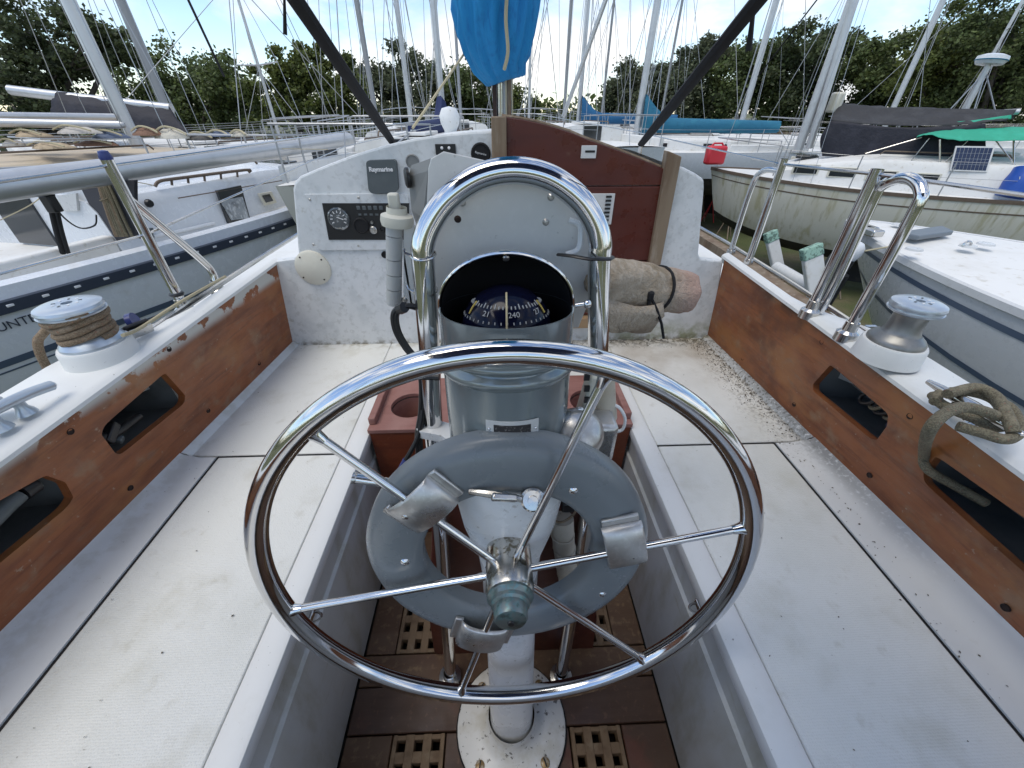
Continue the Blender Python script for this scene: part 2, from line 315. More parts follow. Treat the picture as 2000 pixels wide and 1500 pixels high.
for s in (-1, 1):
    X = lambda v: s*v
    st = thing if False else None
    seat = MB().b2((X(.447), .803, T-.05), (X(.93), YB+.02, T)).obj('seat', skid, own, bevel=.004)
    MB().b2((X(.447), YA, T-.05), (X(.785), .795, T)).obj('seat_hatch_lid', skid, own, bevel=.003)
    MB().b2((X(.7855), YA, T-.03), (X(.7925), .803, T-.0035)).obj('seam_shade_strip', black_m, own)  # black strips added in the seams, painting the shade inside the gaps
    MB().b2((X(.448), .7955, T-.03), (X(.7855), .8025, T-.0035)).obj('seam_shade_strip', black_m, own)
    w = MB(); rings = []
    for y in (YA, .796):
        a = cb(s, y, 0)
        rings.append([V((X(.793), y, T-.05)), V((X(.793), y, T)), V((X(.835), y, T+.001)), V((a.x-s*.012, y, T+.012)), V((a.x+s*.01, y, T+.03)), V((a.x+s*.01, y, T-.05))])
    w.loft(rings, True, True, True).obj('seat_waterway', shelf_m, own)
    nb = MB()
    pr = [(.394, -.032), (.391, -.026), (.3905, -.004), (.3925, .0015), (.397, .0035), (.438, .004), (.444, .001), (.445, -.04), (.40, -.04)]
    nb.loft([[V((X(a), y, T+b)) for a, b in pr] for y in (YA, 1.14)], True, True, True).obj('seat_edge', gel, own)
    fw = MB()
    pr = [(.400, -.036), (.405, -.105), (.398, -.110), (.404, -.48), (.43, -.53), (.46, -.53), (.46, -.036)]
    fw.loft([[V((X(a), y, T+b)) for a, b in pr] for y in (YA, 1.14)], True, True, True).obj('footwell_wall', gel_wall, own)
    # cove strip along coaming foot, forward
    cv = MB(); rg = []
    for y in (.80, YB):
        a = cb(s, y, 0); rg.append([a+V((-s*.022, 0, 0)), a+V((-s*.014, 0, .012)), a+V((s*.004, 0, .020)), a+V((s*.004, 0, -.01))])
    cv.loft(rg, True, True, True).obj('coaming_cove', shelf_m, own)
    # coaming board with the two slots
    if s < 0:
        slots = [[(322, 728), (362, 772), (360, 788), (236, 888), (226, 886), (197, 848), (204, 830)], [(88, 928), (128, 942), (144, 972), (130, 992), (-60, 1150), (-150, 1110), (-60, 1010)]]
        holes = [(330, 682), (136, 843), (505, 710), (406, 802), (255, 953)]
    else:
        slots = [[(1622, 712), (1736, 808), (1733, 832), (1712, 860), (1700, 857), (1588, 764), (1588, 750)], [(1830, 890), (2060, 1050), (2140, 1120), (2080, 1180), (1990, 1110), (1806, 944), (1803, 925)]]
        holes = [(1605, 668), (1552, 790), (1453, 700), (1780, 813), (1697, 928), (1958, 1187)]
    out = [(YA, 0), (YB, 0)]+[(YB+(YA-YB)*i/14, 1) for i in range(15)]
    hl = [roundpoly([cbpix(s, *q) for q in sl], .018, 3) for sl in slots]
    MB().plate([out]+hl, lambda u, v, d: cb(s, u, v, d), .018).obj('coaming_board', wood_l if s < 0 else wood_r, own, smooth=30)
    hm = None
    for h in holes:
        u, v = cbpix(s, *h); c = cb(s, u, v)
        ob = MB().lathe([(0, .0), (.0052, 0), (.0056, .0012), (.0066, .0014), (.007, -.004)], c+V((-s*.0006, 0, 0)), (-s, 0, 0), 12).obj('bolt_hole', hole_m, own)
    # dark cubby behind the slots
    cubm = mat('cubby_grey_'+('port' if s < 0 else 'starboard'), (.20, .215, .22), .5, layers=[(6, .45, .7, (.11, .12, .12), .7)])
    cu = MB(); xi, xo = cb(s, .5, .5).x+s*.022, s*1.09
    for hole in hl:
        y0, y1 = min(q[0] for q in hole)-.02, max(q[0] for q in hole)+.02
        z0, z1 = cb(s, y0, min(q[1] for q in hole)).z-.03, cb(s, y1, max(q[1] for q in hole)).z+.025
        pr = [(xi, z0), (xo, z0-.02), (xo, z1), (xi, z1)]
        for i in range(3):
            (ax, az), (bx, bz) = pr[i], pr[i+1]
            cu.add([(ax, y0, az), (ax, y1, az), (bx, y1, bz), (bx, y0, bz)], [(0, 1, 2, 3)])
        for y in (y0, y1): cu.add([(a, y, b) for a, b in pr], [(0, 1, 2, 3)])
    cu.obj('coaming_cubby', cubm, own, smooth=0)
    # coaming cap (white) with rounded inboard edge, widening aft round the winch
    cap = MB(); rg = []
    for i in range(30):
        y = YB+.02+(YA-YB-.02)*i/29; a = cb(s, y, 1); k = min(max((1.05-y)/.25, 0), 1); k = k*k*(3-2*k)
        wdt = (.055 if s < 0 else .034)+((.13 if s < 0 else .115))*k
        z = a.z
        rg.append([V((a.x+s*q[0]*1.0, y, z+q[1])) for q in ((-.003, -.004), (-.002, .004), (.006, .010), (.016, .012))]+[V((a.x+s*(wdt-.012), y, z+.012)), V((a.x+s*(wdt-.002), y, z+.006)), V((a.x+s*wdt, y, z-.01)), V((a.x+s*(wdt+.012), y, 2.98)), V((a.x+s*(wdt-.012), y, 2.98)), V((a.x+s*(wdt-.020), y, z-.012)), V((a.x+s*.022, y, z-.012))])
    cap.loft(rg, True, True, True).obj('coaming_cap', gel, own)
    if s > 0:
        rl = MB(); rg = []
        for i in range(12):
            y = 1.9-(1.9-.80)*i/11; a = cb(s, min(y, YB), 1); x0 = a.x+.035; z = a.z+.004
            rg.append([V((x0, y, z-.03)), V((x0, y, z)), V((x0+.046, y, z)), V((x0+.046, y, z-.03))])
        rl.loft(rg, True, True, True).obj('toe_rail', weather, own)
        MB().tube([V((cb(1, min(y, YB), 1).x+.088, y, cb(1, min(y, YB), 1).z+.010)) for y in (2.1, 1.6, 1.2, .82)], .007, 8).obj('sheet_track', steel_w, own)
    else:
        MB().tube([V((cb(-1, min(y, YB), 1).x-.072, y, cb(-1, min(y, YB), 1).z+.008)) for y in (1.9, 1.5, 1.2, .90)], .008, 8).obj('sheet_track', steel_w, own)
    # side deck and topsides
    sd = MB(); rings = []
    for i in range(15):
        y = -1.6+8.2*i/14; k = max(0, (y-1.5)/5.1); hb = 1.24*(1-k**2.2)+.03
        inn = min(.98 if y < 1.4 else .72, hb*.8)
        rings.append([V((s*inn, y, 2.975)), V((s*hb, y, 2.96+.12*k)), V((s*(hb+.015), y, 2.92+.12*k)), V((s*hb*.97, y, 2.2)), V((s*hb*.62, y, 1.6)), V((s*.02, y, 1.35))])
    sd.loft(rings, False).obj('hull_side', gel, own)
# bridge deck, footwell ends, floor pan
MB().b2((-.4465, 1.142, T-.05), (.4465, YB+.02, T)).obj('bridge_deck', skid, own, bevel=.004)
MB().b2((-.43, 1.14, S-.06), (.43, 1.165, T-.05)).obj('footwell_front', gel_wall, own)
MB().b2((-.46, YA, S-.10), (.46, 1.15, S-.055)).obj('footwell_pan', mat('dark_pan', (.05, .045, .035), .8, layers=[(20, .45, .7, (.03, .025, .02), .8)]), own)  # dark pan below the planks and gratings
MB().b2((-1.1, YA-.06, 2.2), (1.1, YA, 3.06)).obj('cockpit_end', gel, own, bevel=.01)
MB().b2((-1.2, YA-.9, 2.9), (1.2, YA-.06, 2.97)).obj('stern_deck', gel, own, bevel=.01)
# cabin bulkhead
def arcz(x): return 3.552-.30*abs(x-.02)**2.05
lft = [(-.862, T-.03), (-.862, T), (-.812, 3.158), (-.735, 3.166), (-.713, 3.18), (-.666, 3.39), (-.654, 3.412), (-.63, 3.43)]
L2 = [(x, arcz(x)) for x in (-.55, -.45, -.35, -.25, -.15, -.06, .0)]
mid = [(.0, 2.885), (.59, 2.885), (.59, 3.455), (.615, 3.45), (.66, 3.432), (.692, 3.415)]
rgt = [(.70, 3.39), (.742, 3.17), (.755, 3.15), (.845, 3.14), (.893, T), (.893, T-.03)]
bulk = MB().plate([lft+L2+mid+rgt], lambda u, v, d: V((u, YB+d, v)), .035).obj('cabin_bulkhead', gel_bulk, own, smooth=0, bevel=.007)
ct = MB(); rg = []
for i in range(10):
    y = YB+.02+i*.34; k = i/9; sc = 1-.35*k**1.6; dz = -.10*k**1.5
    prof = [(-.735, 2.95), (-.72, 3.12), (-.664, 3.39), (-.63, 3.425)]+[(x, arcz(x)-.004) for x in (-.55, -.4, -.2, .02, .24, .44)]+[(.60, 3.448), (.69, 3.41), (.742, 3.15), (.755, 2.95)]
    rg.append([V((.02+(a-.02)*sc, y, b+dz*(1 if b > 3.3 else .2))) for a, b in prof])
ct.loft(rg, False, False, False).obj('cabin_trunk', gel, own, smooth=50)
# companionway: posts, boards, sill
MB().b2((-.012, YB-.022, 2.89), (.034, YB+.02, 3.588)).obj('companionway_post', weather, own, bevel=.003)
ps = MB(); ps.plate([[(.562, 2.89), (.606, 2.89), (.592, 3.482), (.545, 3.498)]], lambda u, v, d: V((u, YB-.022+d, v)), .045).obj('companionway_post', weather, own, smooth=0, bevel=.003)
def topz(x): return 3.588-.052*(x/.27)-.035*max(0, (x-.2)/.34)**1.5 if x > .27 else 3.588-.052*(x/.27)**1.6
seams = [2.93, 3.148, 3.398]
def brd(z0, top, m=mahog):
    xs = [.034+.520*i/10 for i in range(11)]
    up = [(x, topz(x) if top is None else top) for x in reversed(xs)]
    return MB().plate([[(.034, z0), (.034+.523, z0)]+up], lambda u, v, d: V((u, YB-.004+d, v)), .022).obj('companionway_board', m, own, smooth=0, bevel=.0025)
brd(2.932, 3.145); brd(3.148, 3.395); brd(3.398, None)
# worn white lip along the top board
MB().tube([V((x, YB+.012, topz(x)+.002)) for x in [.02+.052*i for i in range(11)]], .006, 6).obj('hatch_lip', weather, own)
MB().b2((.0, YB-.03, 2.885), (.59, YB+.02, 2.928)).obj('companionway_sill', mat('bare_teak', (.30, .20, .11), .6, layers=[(20, .45, .7, (.2, .12, .06), .7, (.15, 1, 1))]), own, bevel=.003)
# latch and louvre on the boards
q0, q1 = P(1136, 284, y=YB-.006), P(1163, 309, y=YB-.006)
la = MB().b2((q0.x, YB-.011, q1.z), (q1.x, YB-.004, q0.z)).obj('latch_plate', alu_plate, own, bevel=.001)
MB().b2((q0.x+.012, YB-.0125, q1.z+.016), (q1.x-.005, YB-.0108, q1.z+.022)).obj('latch_slot', black, la)
q0, q1 = P(1150, 378, y=YB-.006), P(1193, 438, y=YB-.006)
lv = MB().b2((q0.x, YB-.010, q1.z), (q1.x, YB-.004, q0.z)).obj('louvre_plate', alu_plate, own, bevel=.001)
for i in range(7):
    z = q1.z+.012+i*(q0.z-q1.z-.024)/6
    MB().b2((q1.x-.030, YB-.0145, z), (q1.x-.012, YB-.0098, z+.006)).obj('louvre_slot', black, lv)
# raised instrument panel on the port side of the bulkhead
def rect(px0, py0, px1, py1, y): 
    a, b = P(px0, py0, y=y), P(px1, py1, y=y); return a, b
a, b = rect(592, 379, 812, 486, YB)
pn = MB().plate([roundpoly([(a.x, a.z), (b.x, a.z), (b.x, b.z), (a.x, b.z)], .012)], lambda u, v, d: V((u, YB-.007+d, v)), .008).obj('instrument_panel', gel_bulk, own, smooth=0, bevel=.002)
for q in ((605, 390), (700, 386), (612, 478), (700, 480)):
    c = P(*q, y=YB-.008); MB().lathe([(0, .002), (.003, .0015), (.0042, 0)], c, (0, -1, 0), 10).obj('panel_screw', screw_m, pn)
tl, tr, br, bl = P(631, 396, y=YB), P(800, 396, y=YB), P(800, 467, y=YB), P(644, 467, y=YB)
bp_ = MB().plate([[(q.x, q.z) for q in (bl, br, tr, tl)]], lambda u, v, d: V((u, YB-.0095+d, v)), .004).obj('black_gauge_panel', black, pn, smooth=0)
def dial(px, py, r, m, rim, parent, name, y=YB-.0095):
    c = P(px, py, y=y)
    return MB().lathe([(r, 0), (r, .006), (r*.86, .008), (r*.82, .005), (0, .005)], c, (0, -1, 0), 24).obj(name, m, parent), c
gface = mat('gauge_face', (.07, .08, .085), .15, coat=.6, layers=[(60, .55, .62, (.5, .52, .52), .55)])
g, c = dial(662, 427, .036, gface, None, pn, 'gauge')
for k in range(9):
    an = R(-30+30*k); d = V((math.cos(an), 0, math.sin(an)))
    MB().box(c+d*.023+V((0, -.0062, 0)), (.008, .001, .0022), Matrix.Rotation(-an, 3, 'Y')).obj('tick', printw, g)
MB().box(c+V((.006, -.0066, .002)), (.022, .001, .002), Matrix.Rotation(R(20), 3, 'Y')).obj('needle', printw, g)
dial(706, 440, .026, black_m, None, pn, 'gauge_blank')
dial(730, 449, .0125, alu_w, None, pn, 'key_switch'); dial(727, 434, .005, screw_m, None, pn, 'warning_lamp'); dial(748, 446, .009, black, None, pn, 'push_button')
for i in range(5):
    c = P(700+i*11, 406, y=YB-.010); MB().box(c, (.012, .003, .012)).obj('rocker_switch', slate_p, pn, bevel=.001)
    c = P(703+i*11, 419, y=YB-.010); MB().box(c, (.010, .002, .006)).obj('panel_legend', slate_p, pn)
# slate instrument cover with the maker's name
q = [P(*w, y=YB-.012) for w in ((716, 313), (774, 311), (779, 370), (770, 377), (727, 377), (721, 370))]
ic = MB().plate([roundpoly([(w.x, w.z) for w in q], .012)], lambda u, v, d: V((u, YB-.022+d, v)), .022).obj('instrument_cover', slate_p, own, smooth=0, bevel=.006)
c = P(744, 331, y=YB-.0225)
text_mesh('Raymarine', .0175, printw, basis(c+V((0, -.001, 0)), (1, 0, 0), (0, 0, 1)), 'lettering', ic, bold=.0006)
# black double socket, round speaker, cream cover plate, small lens, steering vane peg
q0, q1 = rect(850, 281, 891, 302, YB)
so_ = MB().b2((q0.x, YB-.008, q1.z), (q1.x, YB, q0.z)).obj('socket_plate', black, own, bevel=.001)
for px in (863, 877): MB().lathe([(0, .003), (.0035, .002), (.0045, 0)], P(px, 289, y=YB-.008), (0, -1, 0), 10).obj('socket_pin', printw, so_)
g, c = dial(939, 300, .031, black_m, None, own, 'round_instrument_plug', YB)
text_mesh('Raymarine', .0085, printw, basis(c+V((0, -.0066, .001)), (1, 0, -.22), (.22, 0, 1)), 'lettering', g)
c = P(612, 523, y=YB)
cpv = MB().lathe([(.063, 0), (.062, .006), (.056, .010), (0, .012)], c, (0, -1, 0), 36).obj('round_cover_plate', cream_p, own)
for k in range(4):
    an = R(38+90*k); MB().lathe([(0, .0125), (.0028, .0115), (.0035, .009)], c+V((math.cos(an)*.052, 0, math.sin(an)*.052)), (0, -1, 0), 8).obj('cover_screw', hole_m, cpv)
dial(752, 497, .012, black_m, None, own, 'ignition_plug', YB)
dial(806, 315, .021, shade_p, None, own, 'round_bezel', YB)
# foot of the fore deck vent and rope clutter on cabin top
v = thing('cowl_vent', 'small white cowl vent on the cabin top left of the mast', 'vent', P(880, 250, y=2.3))
MB().lathe([(.03, -.06), (.03, .0), (.045, .03), (.05, .06), (.035, .09), (0, .098)], P(880, 255, y=2.3), (0, 0, 1), 20).obj('cowl', white_p, v)
MB().lathe([(.05, -.02), (.05, 0), (.03, .006)], P(880, 255, y=2.3)-V((0, 0, .07)), (0, 0, 1), 20).obj('vent_base', white_p, v)
# ---------------------------------------------------------------- teak sole
gr = thing('floor_grating', 'weathered teak sole of planks and square hole gratings round the pedestal foot', 'grating', (0, .4, S-.055))
def bar(a, b, m, name, bv=.0018): MB().b2(a, b).obj(name, m, gr, bevel=bv, seg=1)
zt, zb = S, S-.035
bar((-.40, YA, zb), (-.286, .302, zt), teak, 'plank'); bar((.402, YA, zb), (.286, .302, zt), teak_d, 'plank')
bar((-.40, .305, zb), (.402, .402, zt), teak_d, 'plank')
bar((-.40, .405, zb), (.402, .478, zt-.001), teak, 'plank')
bar((-.40, .481, zb), (-.318, 1.13, zt), teak, 'plank'); bar((.402, .481, zb), (.318, 1.13, zt), teak, 'plank')
pit, hw = .0432, .0106
def field(x0, x1, y0, y1):
    n = int(round((x1-x0)/pit)); m = int(round((y1-y0)/pit))
    for i in range(n+1):
        x = x0+(x1-x0)*i/n; a, b = x-hw, x+hw
        bar((max(a, x0), y0, zb), (min(b, x1), y1, zt), teak_pale, 'grating_slat', .001)
    for j in range(m+1):
        y = y0+(y1-y0)*j/m; a, b = y-hw, y+hw
        bar((x0+.001, max(a, y0+.001), zb+.004), (x1-.001, min(b, y1-.001), zt-.0012), teak_pale, 'grating_slat', .001)
field(-.283, -.156, -.12, .302); field(.156, .283, -.12, .302)
field(-.315, -.12, .481, .76); field(.12, .315, .481, .76)
bar((-.153, YA, zb), (.153, .302, zt-.002), teak_d, 'plank'); bar((-.117, .481, zb), (.117, 1.13, zt-.002), teak_d, 'plank')
bar((-.283, YA, zb), (-.156, -.123, zt-.001), teak, 'plank'); bar((.156, YA, zb), (.283, -.123, zt-.001), teak, 'plank')
bar((-.315, .763, zb), (-.12, 1.13, zt-.001), teak, 'plank'); bar((.12, .763, zb), (.315, 1.13, zt-.001), teak, 'plank')
# padeyes on the footwell sides
for px, py, s in ((612, 1205, -1), (1362, 1188, 1)):
    c = P(px, py, x=s*.395)
    pe = thing('padeye', 'small steel padeye screwed to the %s footwell wall' % ('port' if s < 0 else 'starboard'), 'padeye', c, 'padeyes in the footwell')
    MB().box(c+V((s*.004, 0, 0)), (.006, .034, .014)).obj('eye_plate', steel_w, pe, bevel=.002)
    MB().tube([c+V((-s*.016*math.sin(t), .010*math.cos(t), 0)) for t in [math.pi*i/8 for i in range(9)]], .0026, 6).obj('eye', steel_w, pe)

# leaf litter and grit on the seats, thickest in the starboard forward corner
rnd = random.Random(9); lit = MB()
def flake(x, y, r):
    a = rnd.uniform(0, 6.3); u = V((math.cos(a), math.sin(a), rnd.uniform(-.1, .25))); w = V((-math.sin(a), math.cos(a), rnd.uniform(-.1, .1))); c = V((x, y, T+.0022)); k = rnd.uniform(.35, .8)
    lit.add([c-u*r, c+w*r*k+V((0, 0, .001)), c+u*r, c-w*r*k], [(0, 1, 2, 3)])
for _ in range(900):
    y = 1.42-abs(rnd.gauss(0, .42))
    if y > .35: flake(cb(1, y, 0).x-.024-abs(rnd.gauss(0, .035)), y, rnd.uniform(.0010, .0032))
for _ in range(260): flake(rnd.uniform(.30, .86), 1.424-abs(rnd.gauss(0, .035)), rnd.uniform(.001, .003))
for _ in range(70): flake(rnd.choice((-1, 1))*rnd.uniform(.46, .83), rnd.uniform(-.1, 1.4), rnd.uniform(.001, .003))
for _ in range(60): flake(rnd.uniform(.79, .86), rnd.uniform(-.05, .75), rnd.uniform(.001, .003))
tag(lit.obj('leaf_litter', mat('brown_leaf_litter', (.045, .036, .024), .9, layers=[(300, .45, .6, (.12, .09, .05), .7)]), smooth=0, fix=False), 'dark leaf grit scattered on the white seats, thickest along the starboard coaming', 'leaf litter', kind='stuff')
# ================================================================ helm
TL = .131; ct_, st_ = math.cos(TL), math.sin(TL)
def ax(z): return V((.010, .312+(z-2.33)*TL, z))          # leaning pedestal axis
AX = V((0, TL, 1)).normalized()
WC = V((.007, .302, 3.06)); WR = .34; WN = V((0, -ct_, st_)); WU = V((0, st_, ct_)); WX = V((1, 0, 0))
def wp(a, r, off=0.0): return WC+(WX*math.cos(a)+WU*math.sin(a))*r+WN*off       # off: towards the helmsman
def wpix(px, py, off=0.0):
    q = Ppl(px, py, WC+WN*off, WN)-WC; return math.atan2(q.dot(WU), q.x), V((q.x, q.dot(WU))).length
wh = thing('ship_wheel', 'large polished steel six spoke steering wheel with grey drive ring behind', 'steering wheel', WC)
MB().tube([wp(2*math.pi*i/120, WR) for i in range(120)], .0142, 20, True).obj('rim', steel, wh, smooth=80)
angs = [wpix(*q)[0] for q in ((1187, 725), (1465, 1028), (1262, 1292), (903, 1345), (577, 1190), (615, 848))]
for i, a in enumerate(angs):
    MB().tube([wp(a, .028), wp(a, .12), wp(a, WR-.004)], .0056, 10).obj('spoke', steel, wh, smooth=80)
    MB().lathe([(.0058, 0), (.0075, .010), (.010, .016)], wp(a, WR-.026), wp(a, 1)-wp(a, 0), 12).obj('weld_collar', steel, wh)
hub = MB().lathe([(.0, -.052), (.020, -.052), (.024, -.05), (.0335, -.046), (.0335, .030), (.031, .036), (.0285, .037)], WC, WN, 32).obj('hub', chrome_pit, wh)
MB().lathe([(.021, -.115), (.021, -.05)], WC, WN, 24).obj('hub_shaft', mat('slate_sleeve', (.10, .115, .12), .35, layers=[(30, .5, .7, (.16, .18, .18), .6)]), hub)
nut = MB().lathe([(.031, .0355), (.0315, .040), (.029, .043), (.0265, .045), (.026, .050), (.0225, .0525), (.022, .066), (.020, .070), (.010, .0725), (0, .073)], WC, WN, 28).obj('hub_nut', bronze, wh, smooth=40)
MB().lathe([(.0, .0752), (.004, .075), (.005, .073)], WC, WN, 10).obj('centre_punch', black, nut)
# drive ring: shallow rounded pan
rg = []
prof = [(.128, -.052), (.127, -.030), (.132, -.0225), (.145, -.0185), (.168, -.0165), (.190, -.020), (.203, -.0265), (.2105, -.036), (.211, -.055), (.19, -.058)]
MB().loft([[wp(2*math.pi*i/96, r, o) for r, o in prof] for i in range(96)], True, False, False, True).obj('drive_ring', grey_p, wh, smooth=60)
for px, py in ((1120, 958), (790, 1098), (1176, 1160)):
    a, r = wpix(px, py, -.018)
    MB().lathe([(0, .004), (.0035, .0035), (.006, .0015), (.0075, 0)], wp(a, r, -.0185), WN, 14).obj('ring_screw', steel, wh)
# three cast clamps gripping spokes: curved saddles
for a in (angs[5], angs[1], angs[3]):
    rad = wp(a, 1)-wp(a, 0); tan = WN.cross(rad)
    cl = MB(); rings = []
    for i in range(13):
        ph = R(-82+164*i/12); t = math.sin(ph)*.040; h = .003+math.cos(ph)**.8*.0165
        ro = [(-.025, 0), (-.028, -.003), (-.028, -.0055), (.028, -.0055), (.028, -.003), (.025, 0)]
        rings.append([wp(a, .168+u, -.012+h+v)+tan*t for u, v in ro])
    c = cl.loft(rings, True, True, True).obj('spoke_clamp', alu_w, wh, smooth=50)
    for sg in (-1, 1):
        MB().box(wp(a, .168, -.0145)+tan*(sg*.043), (.014, .052, .006), basis((0, 0, 0), tan, rad).to_3x3()).obj('clamp_foot', alu_w, c, bevel=.002)
    o = wp(a, .176, .0025)+tan*(.020 if a == angs[5] else -.012)
    MB().lathe([(0, .0045), (.0035, .004), (.0058, .002), (.007, -.002)], o, (WN+tan*(.35 if a == angs[5] else -.2)).normalized(), 14).obj('clamp_screw', steel_w, c)
# ---------------------------------------------------------------- pedestal
pd = thing('steering_pedestal', 'white painted steering pedestal on a chipped round base', 'pedestal', ax(2.33))
MB().lathe([(.135, .0), (.135, .010), (.130, .014), (.085, .018), (.066, .030), (.058, .055), (.055, .085)], ax(2.33)-V((0, 0, 0)), (0, 0, 1), 40).obj('base_flange', chip_p, pd)
MB().lathe([(.136, .0005), (.1385, .0005), (.1385, .004), (.1355, .006)], ax(2.33), (0, 0, 1), 40).obj('rubber_gasket', black_m, pd)
for k in range(4):
    an = R(45+90*k); c = ax(2.33)+V((math.cos(an)*.108, math.sin(an)*.108, .0155))
    b = MB().lathe([(0, .006), (.007, .0055), (.0105, .003), (.012, -.003)], c, (0, 0, 1), 14).obj('base_bolt', mat('rusty_bolt', (.33, .22, .10), .5, .4, layers=[(120, .45, .6, (.55, .5, .42), .7)]) if k == 0 else b.data.materials[0], pd)
    MB().box(c+V((0, 0, .0062)), (.017, .003, .001), Matrix.Rotation(R(30*k+20), 3, 'Z')).obj('bolt_slot', black, b)
rings = []
for z, w, dd in ((2.36, .052, .052), (2.5, .050, .050), (2.75, .049, .049), (2.93, .050, .05), (2.99, .055, .055), (3.03, .066, .062), (3.07, .076, .07), (3.125, .083, .078), (3.18, .086, .082)):
    c = ax(z); rings.append([c+V((math.copysign(abs(math.cos(t))**.72, math.cos(t))*w, math.copysign(abs(math.sin(t))**.72, math.sin(t))*dd, 0)) for t in [2*math.pi*i/28 for i in range(28)]])
MB().loft(rings, True, True, True).obj('column', white_p, pd)
# collar where shaft leaves the column, brake knob and top fittings seen through the ring
MB().lathe([(.03, 0), (.03, .02), (.024, .026)], WC-WN*.115, WN, 24).obj('shaft_collar', white_p, pd)
c = P(1040, 975, y=ax(3.07).y-.08)
MB().lathe([(.016, -.01), (.016, .004), (.013, .007), (.007, .0075), (.0065, .010), (0, .0105)], c, (WN+V((0, 0, .6))).normalized(), 18).obj('brake_knob', steel_w, pd)
c = P(985, 972, y=ax(3.07).y-.085)
MB().box(c, (.034, .01, .012), Euler((.5, .25, .1)).to_matrix()).obj('lock_lever', steel_w, pd, bevel=.003)
MB().tube([c+V((-.045, .012, .0)), c+V((-.01, .002, .004)), c+V((.022, 0, -.004))], [.004, .006, .004], 8).obj('lock_arm', steel_w, pd)
c = P(955, 1108, y=ax(2.93).y-.052); MB().lathe([(0, .004), (.004, .0035), (.006, 0)], c, (0, -1, 0), 10).obj('column_screw', black, pd)
# ---------------------------------------------------------------- binnacle compass
zl = 3.418
bn = thing('binnacle_compass', 'grey enamel binnacle with hooded dark compass dome', 'compass', ax(3.16))
bb = ax(3.15)+V((0, .03, -.008))
def bo(h): return bb+AX*h
MB().lathe([(.080, .000), (.096, .006), (.0965, .016), (.092, .024), (.0895, .038), (.0895, .166), (.0935, .170), (.095, .175), (.0935, .180), (.0895, .184), (.0885, .187), (.0915, .190), (.0925, .1935), (.0915, .197), (.089, .200), (.089, .248), (.0865, .248), (.0865, .19)], bb, AX, 56).obj('housing', binn_m, bn, smooth=35)
# hood: quarter shell over the forward half
H = .248; hr = .0895; FY = V((0, AX.z, -AX.y))
def hood(r, hh, b0, n=30, m=12):
    rings = []
    for j in range(m+1):
        be = R(b0+(90-b0)*j/m)
        rings.append([bo(H)+V((math.cos(t)*r, 0, 0))+FY*(math.sin(t)*math.sin(be)*r)+AX*(math.sin(t)*math.cos(be)*hh) for t in [math.pi*i/n for i in range(n+1)]])
    return rings
ho = MB(); ho.loft(hood(hr, .072, -8), False); hd = ho.obj('hood', binn_m, bn, smooth=60)
so2 = hd.modifiers.new('solid', 'SOLIDIFY'); so2.thickness = .0022; so2.offset = -1
ed = hood(hr-.001, .071, -8, 40, 1)[0]
MB().tube(ed, .0022, 8).obj('hood_rim', steel, hd)
hl_ = MB(); hl_.loft(hood(hr-.004, .067, -7), False); hl_.obj('hood_lining', black_m, hd, smooth=60)
MB().lathe([(.0862, .191), (.0862, .246), (.0858, .2475)], bb, AX, 48).obj('bowl_lining', black_m, bn)
MB().lathe([(.0858, .198), (.062, .20), (.060, .202)], bb, AX, 48).obj('bowl_shelf', black_m, bn)
dc = bo(.216)
cardprint = mat('card_print', (.34, .34, .33), .6)
dm = MB().sphere(dc, .0615, (1, 1, 1), 40, 24).obj('compass_dome', glassdome, bn, smooth=80)
def dome(az, el, r=.0618): return dc+((WX*math.sin(az)-FY*math.cos(az))*math.cos(el)+AX*math.sin(el))*r
for k in range(-13, 14):
    az = R(k*6.5); ln = .0042 if k % 3 else .007
    p0, p1 = dome(az, R(42)), dome(az, R(42)+ln/.0615)
    MB().tube([p0, p1], .0008, 5).obj('card_tick', cardprint, dm)
for k in range(-11, 12):
    az = R(k*8); p0, p1 = dome(az, R(24)), dome(az, R(27)); MB().tube([p0, p1], .0008, 5).obj('card_tick', cardprint, dm)
MB().tube([dome(R(-1), R(t), .0625) for t in (20, 32, 44, 56, 66)], .0013, 6).obj('lubber_line', mat('lubber', (.5, .42, .25), .4), dm)
for az in (-62, 62): MB().tube([dome(R(az), R(t), .0625) for t in (30, 38, 47)], .0011, 6).obj('lubber_post', yellow, dm)
for txt, az, el in (('240', 9, 35), ('21', -30, 35), ('27', 46, 35)):
    o = dome(R(az), R(el), .0628); n = (o-dc).normalized(); x = V((math.cos(R(az)), math.sin(R(az)), 0))
    text_mesh(txt, .0098, cardprint, basis(o, x, n.cross(x)), 'card_figure', dm, .0002)
MB().lathe([(0, .003), (.004, .002), (.005, 0)], bo(H)+AX*.064+V((0, -.006, 0)), (0, -.8, -.6), 12).obj('lamp_stud', screw_m, hd)
kx = bo(H)+V((hr+.002, .0, .0)); MB().tube([kx, kx+V((.014, 0, .002))], .0035, 10).obj('hood_pivot', steel, bn)
MB().sphere(kx+V((.016, 0, .002)), .006, (1, 1, 1), 12, 8).obj('pivot_knob', steel, bn)
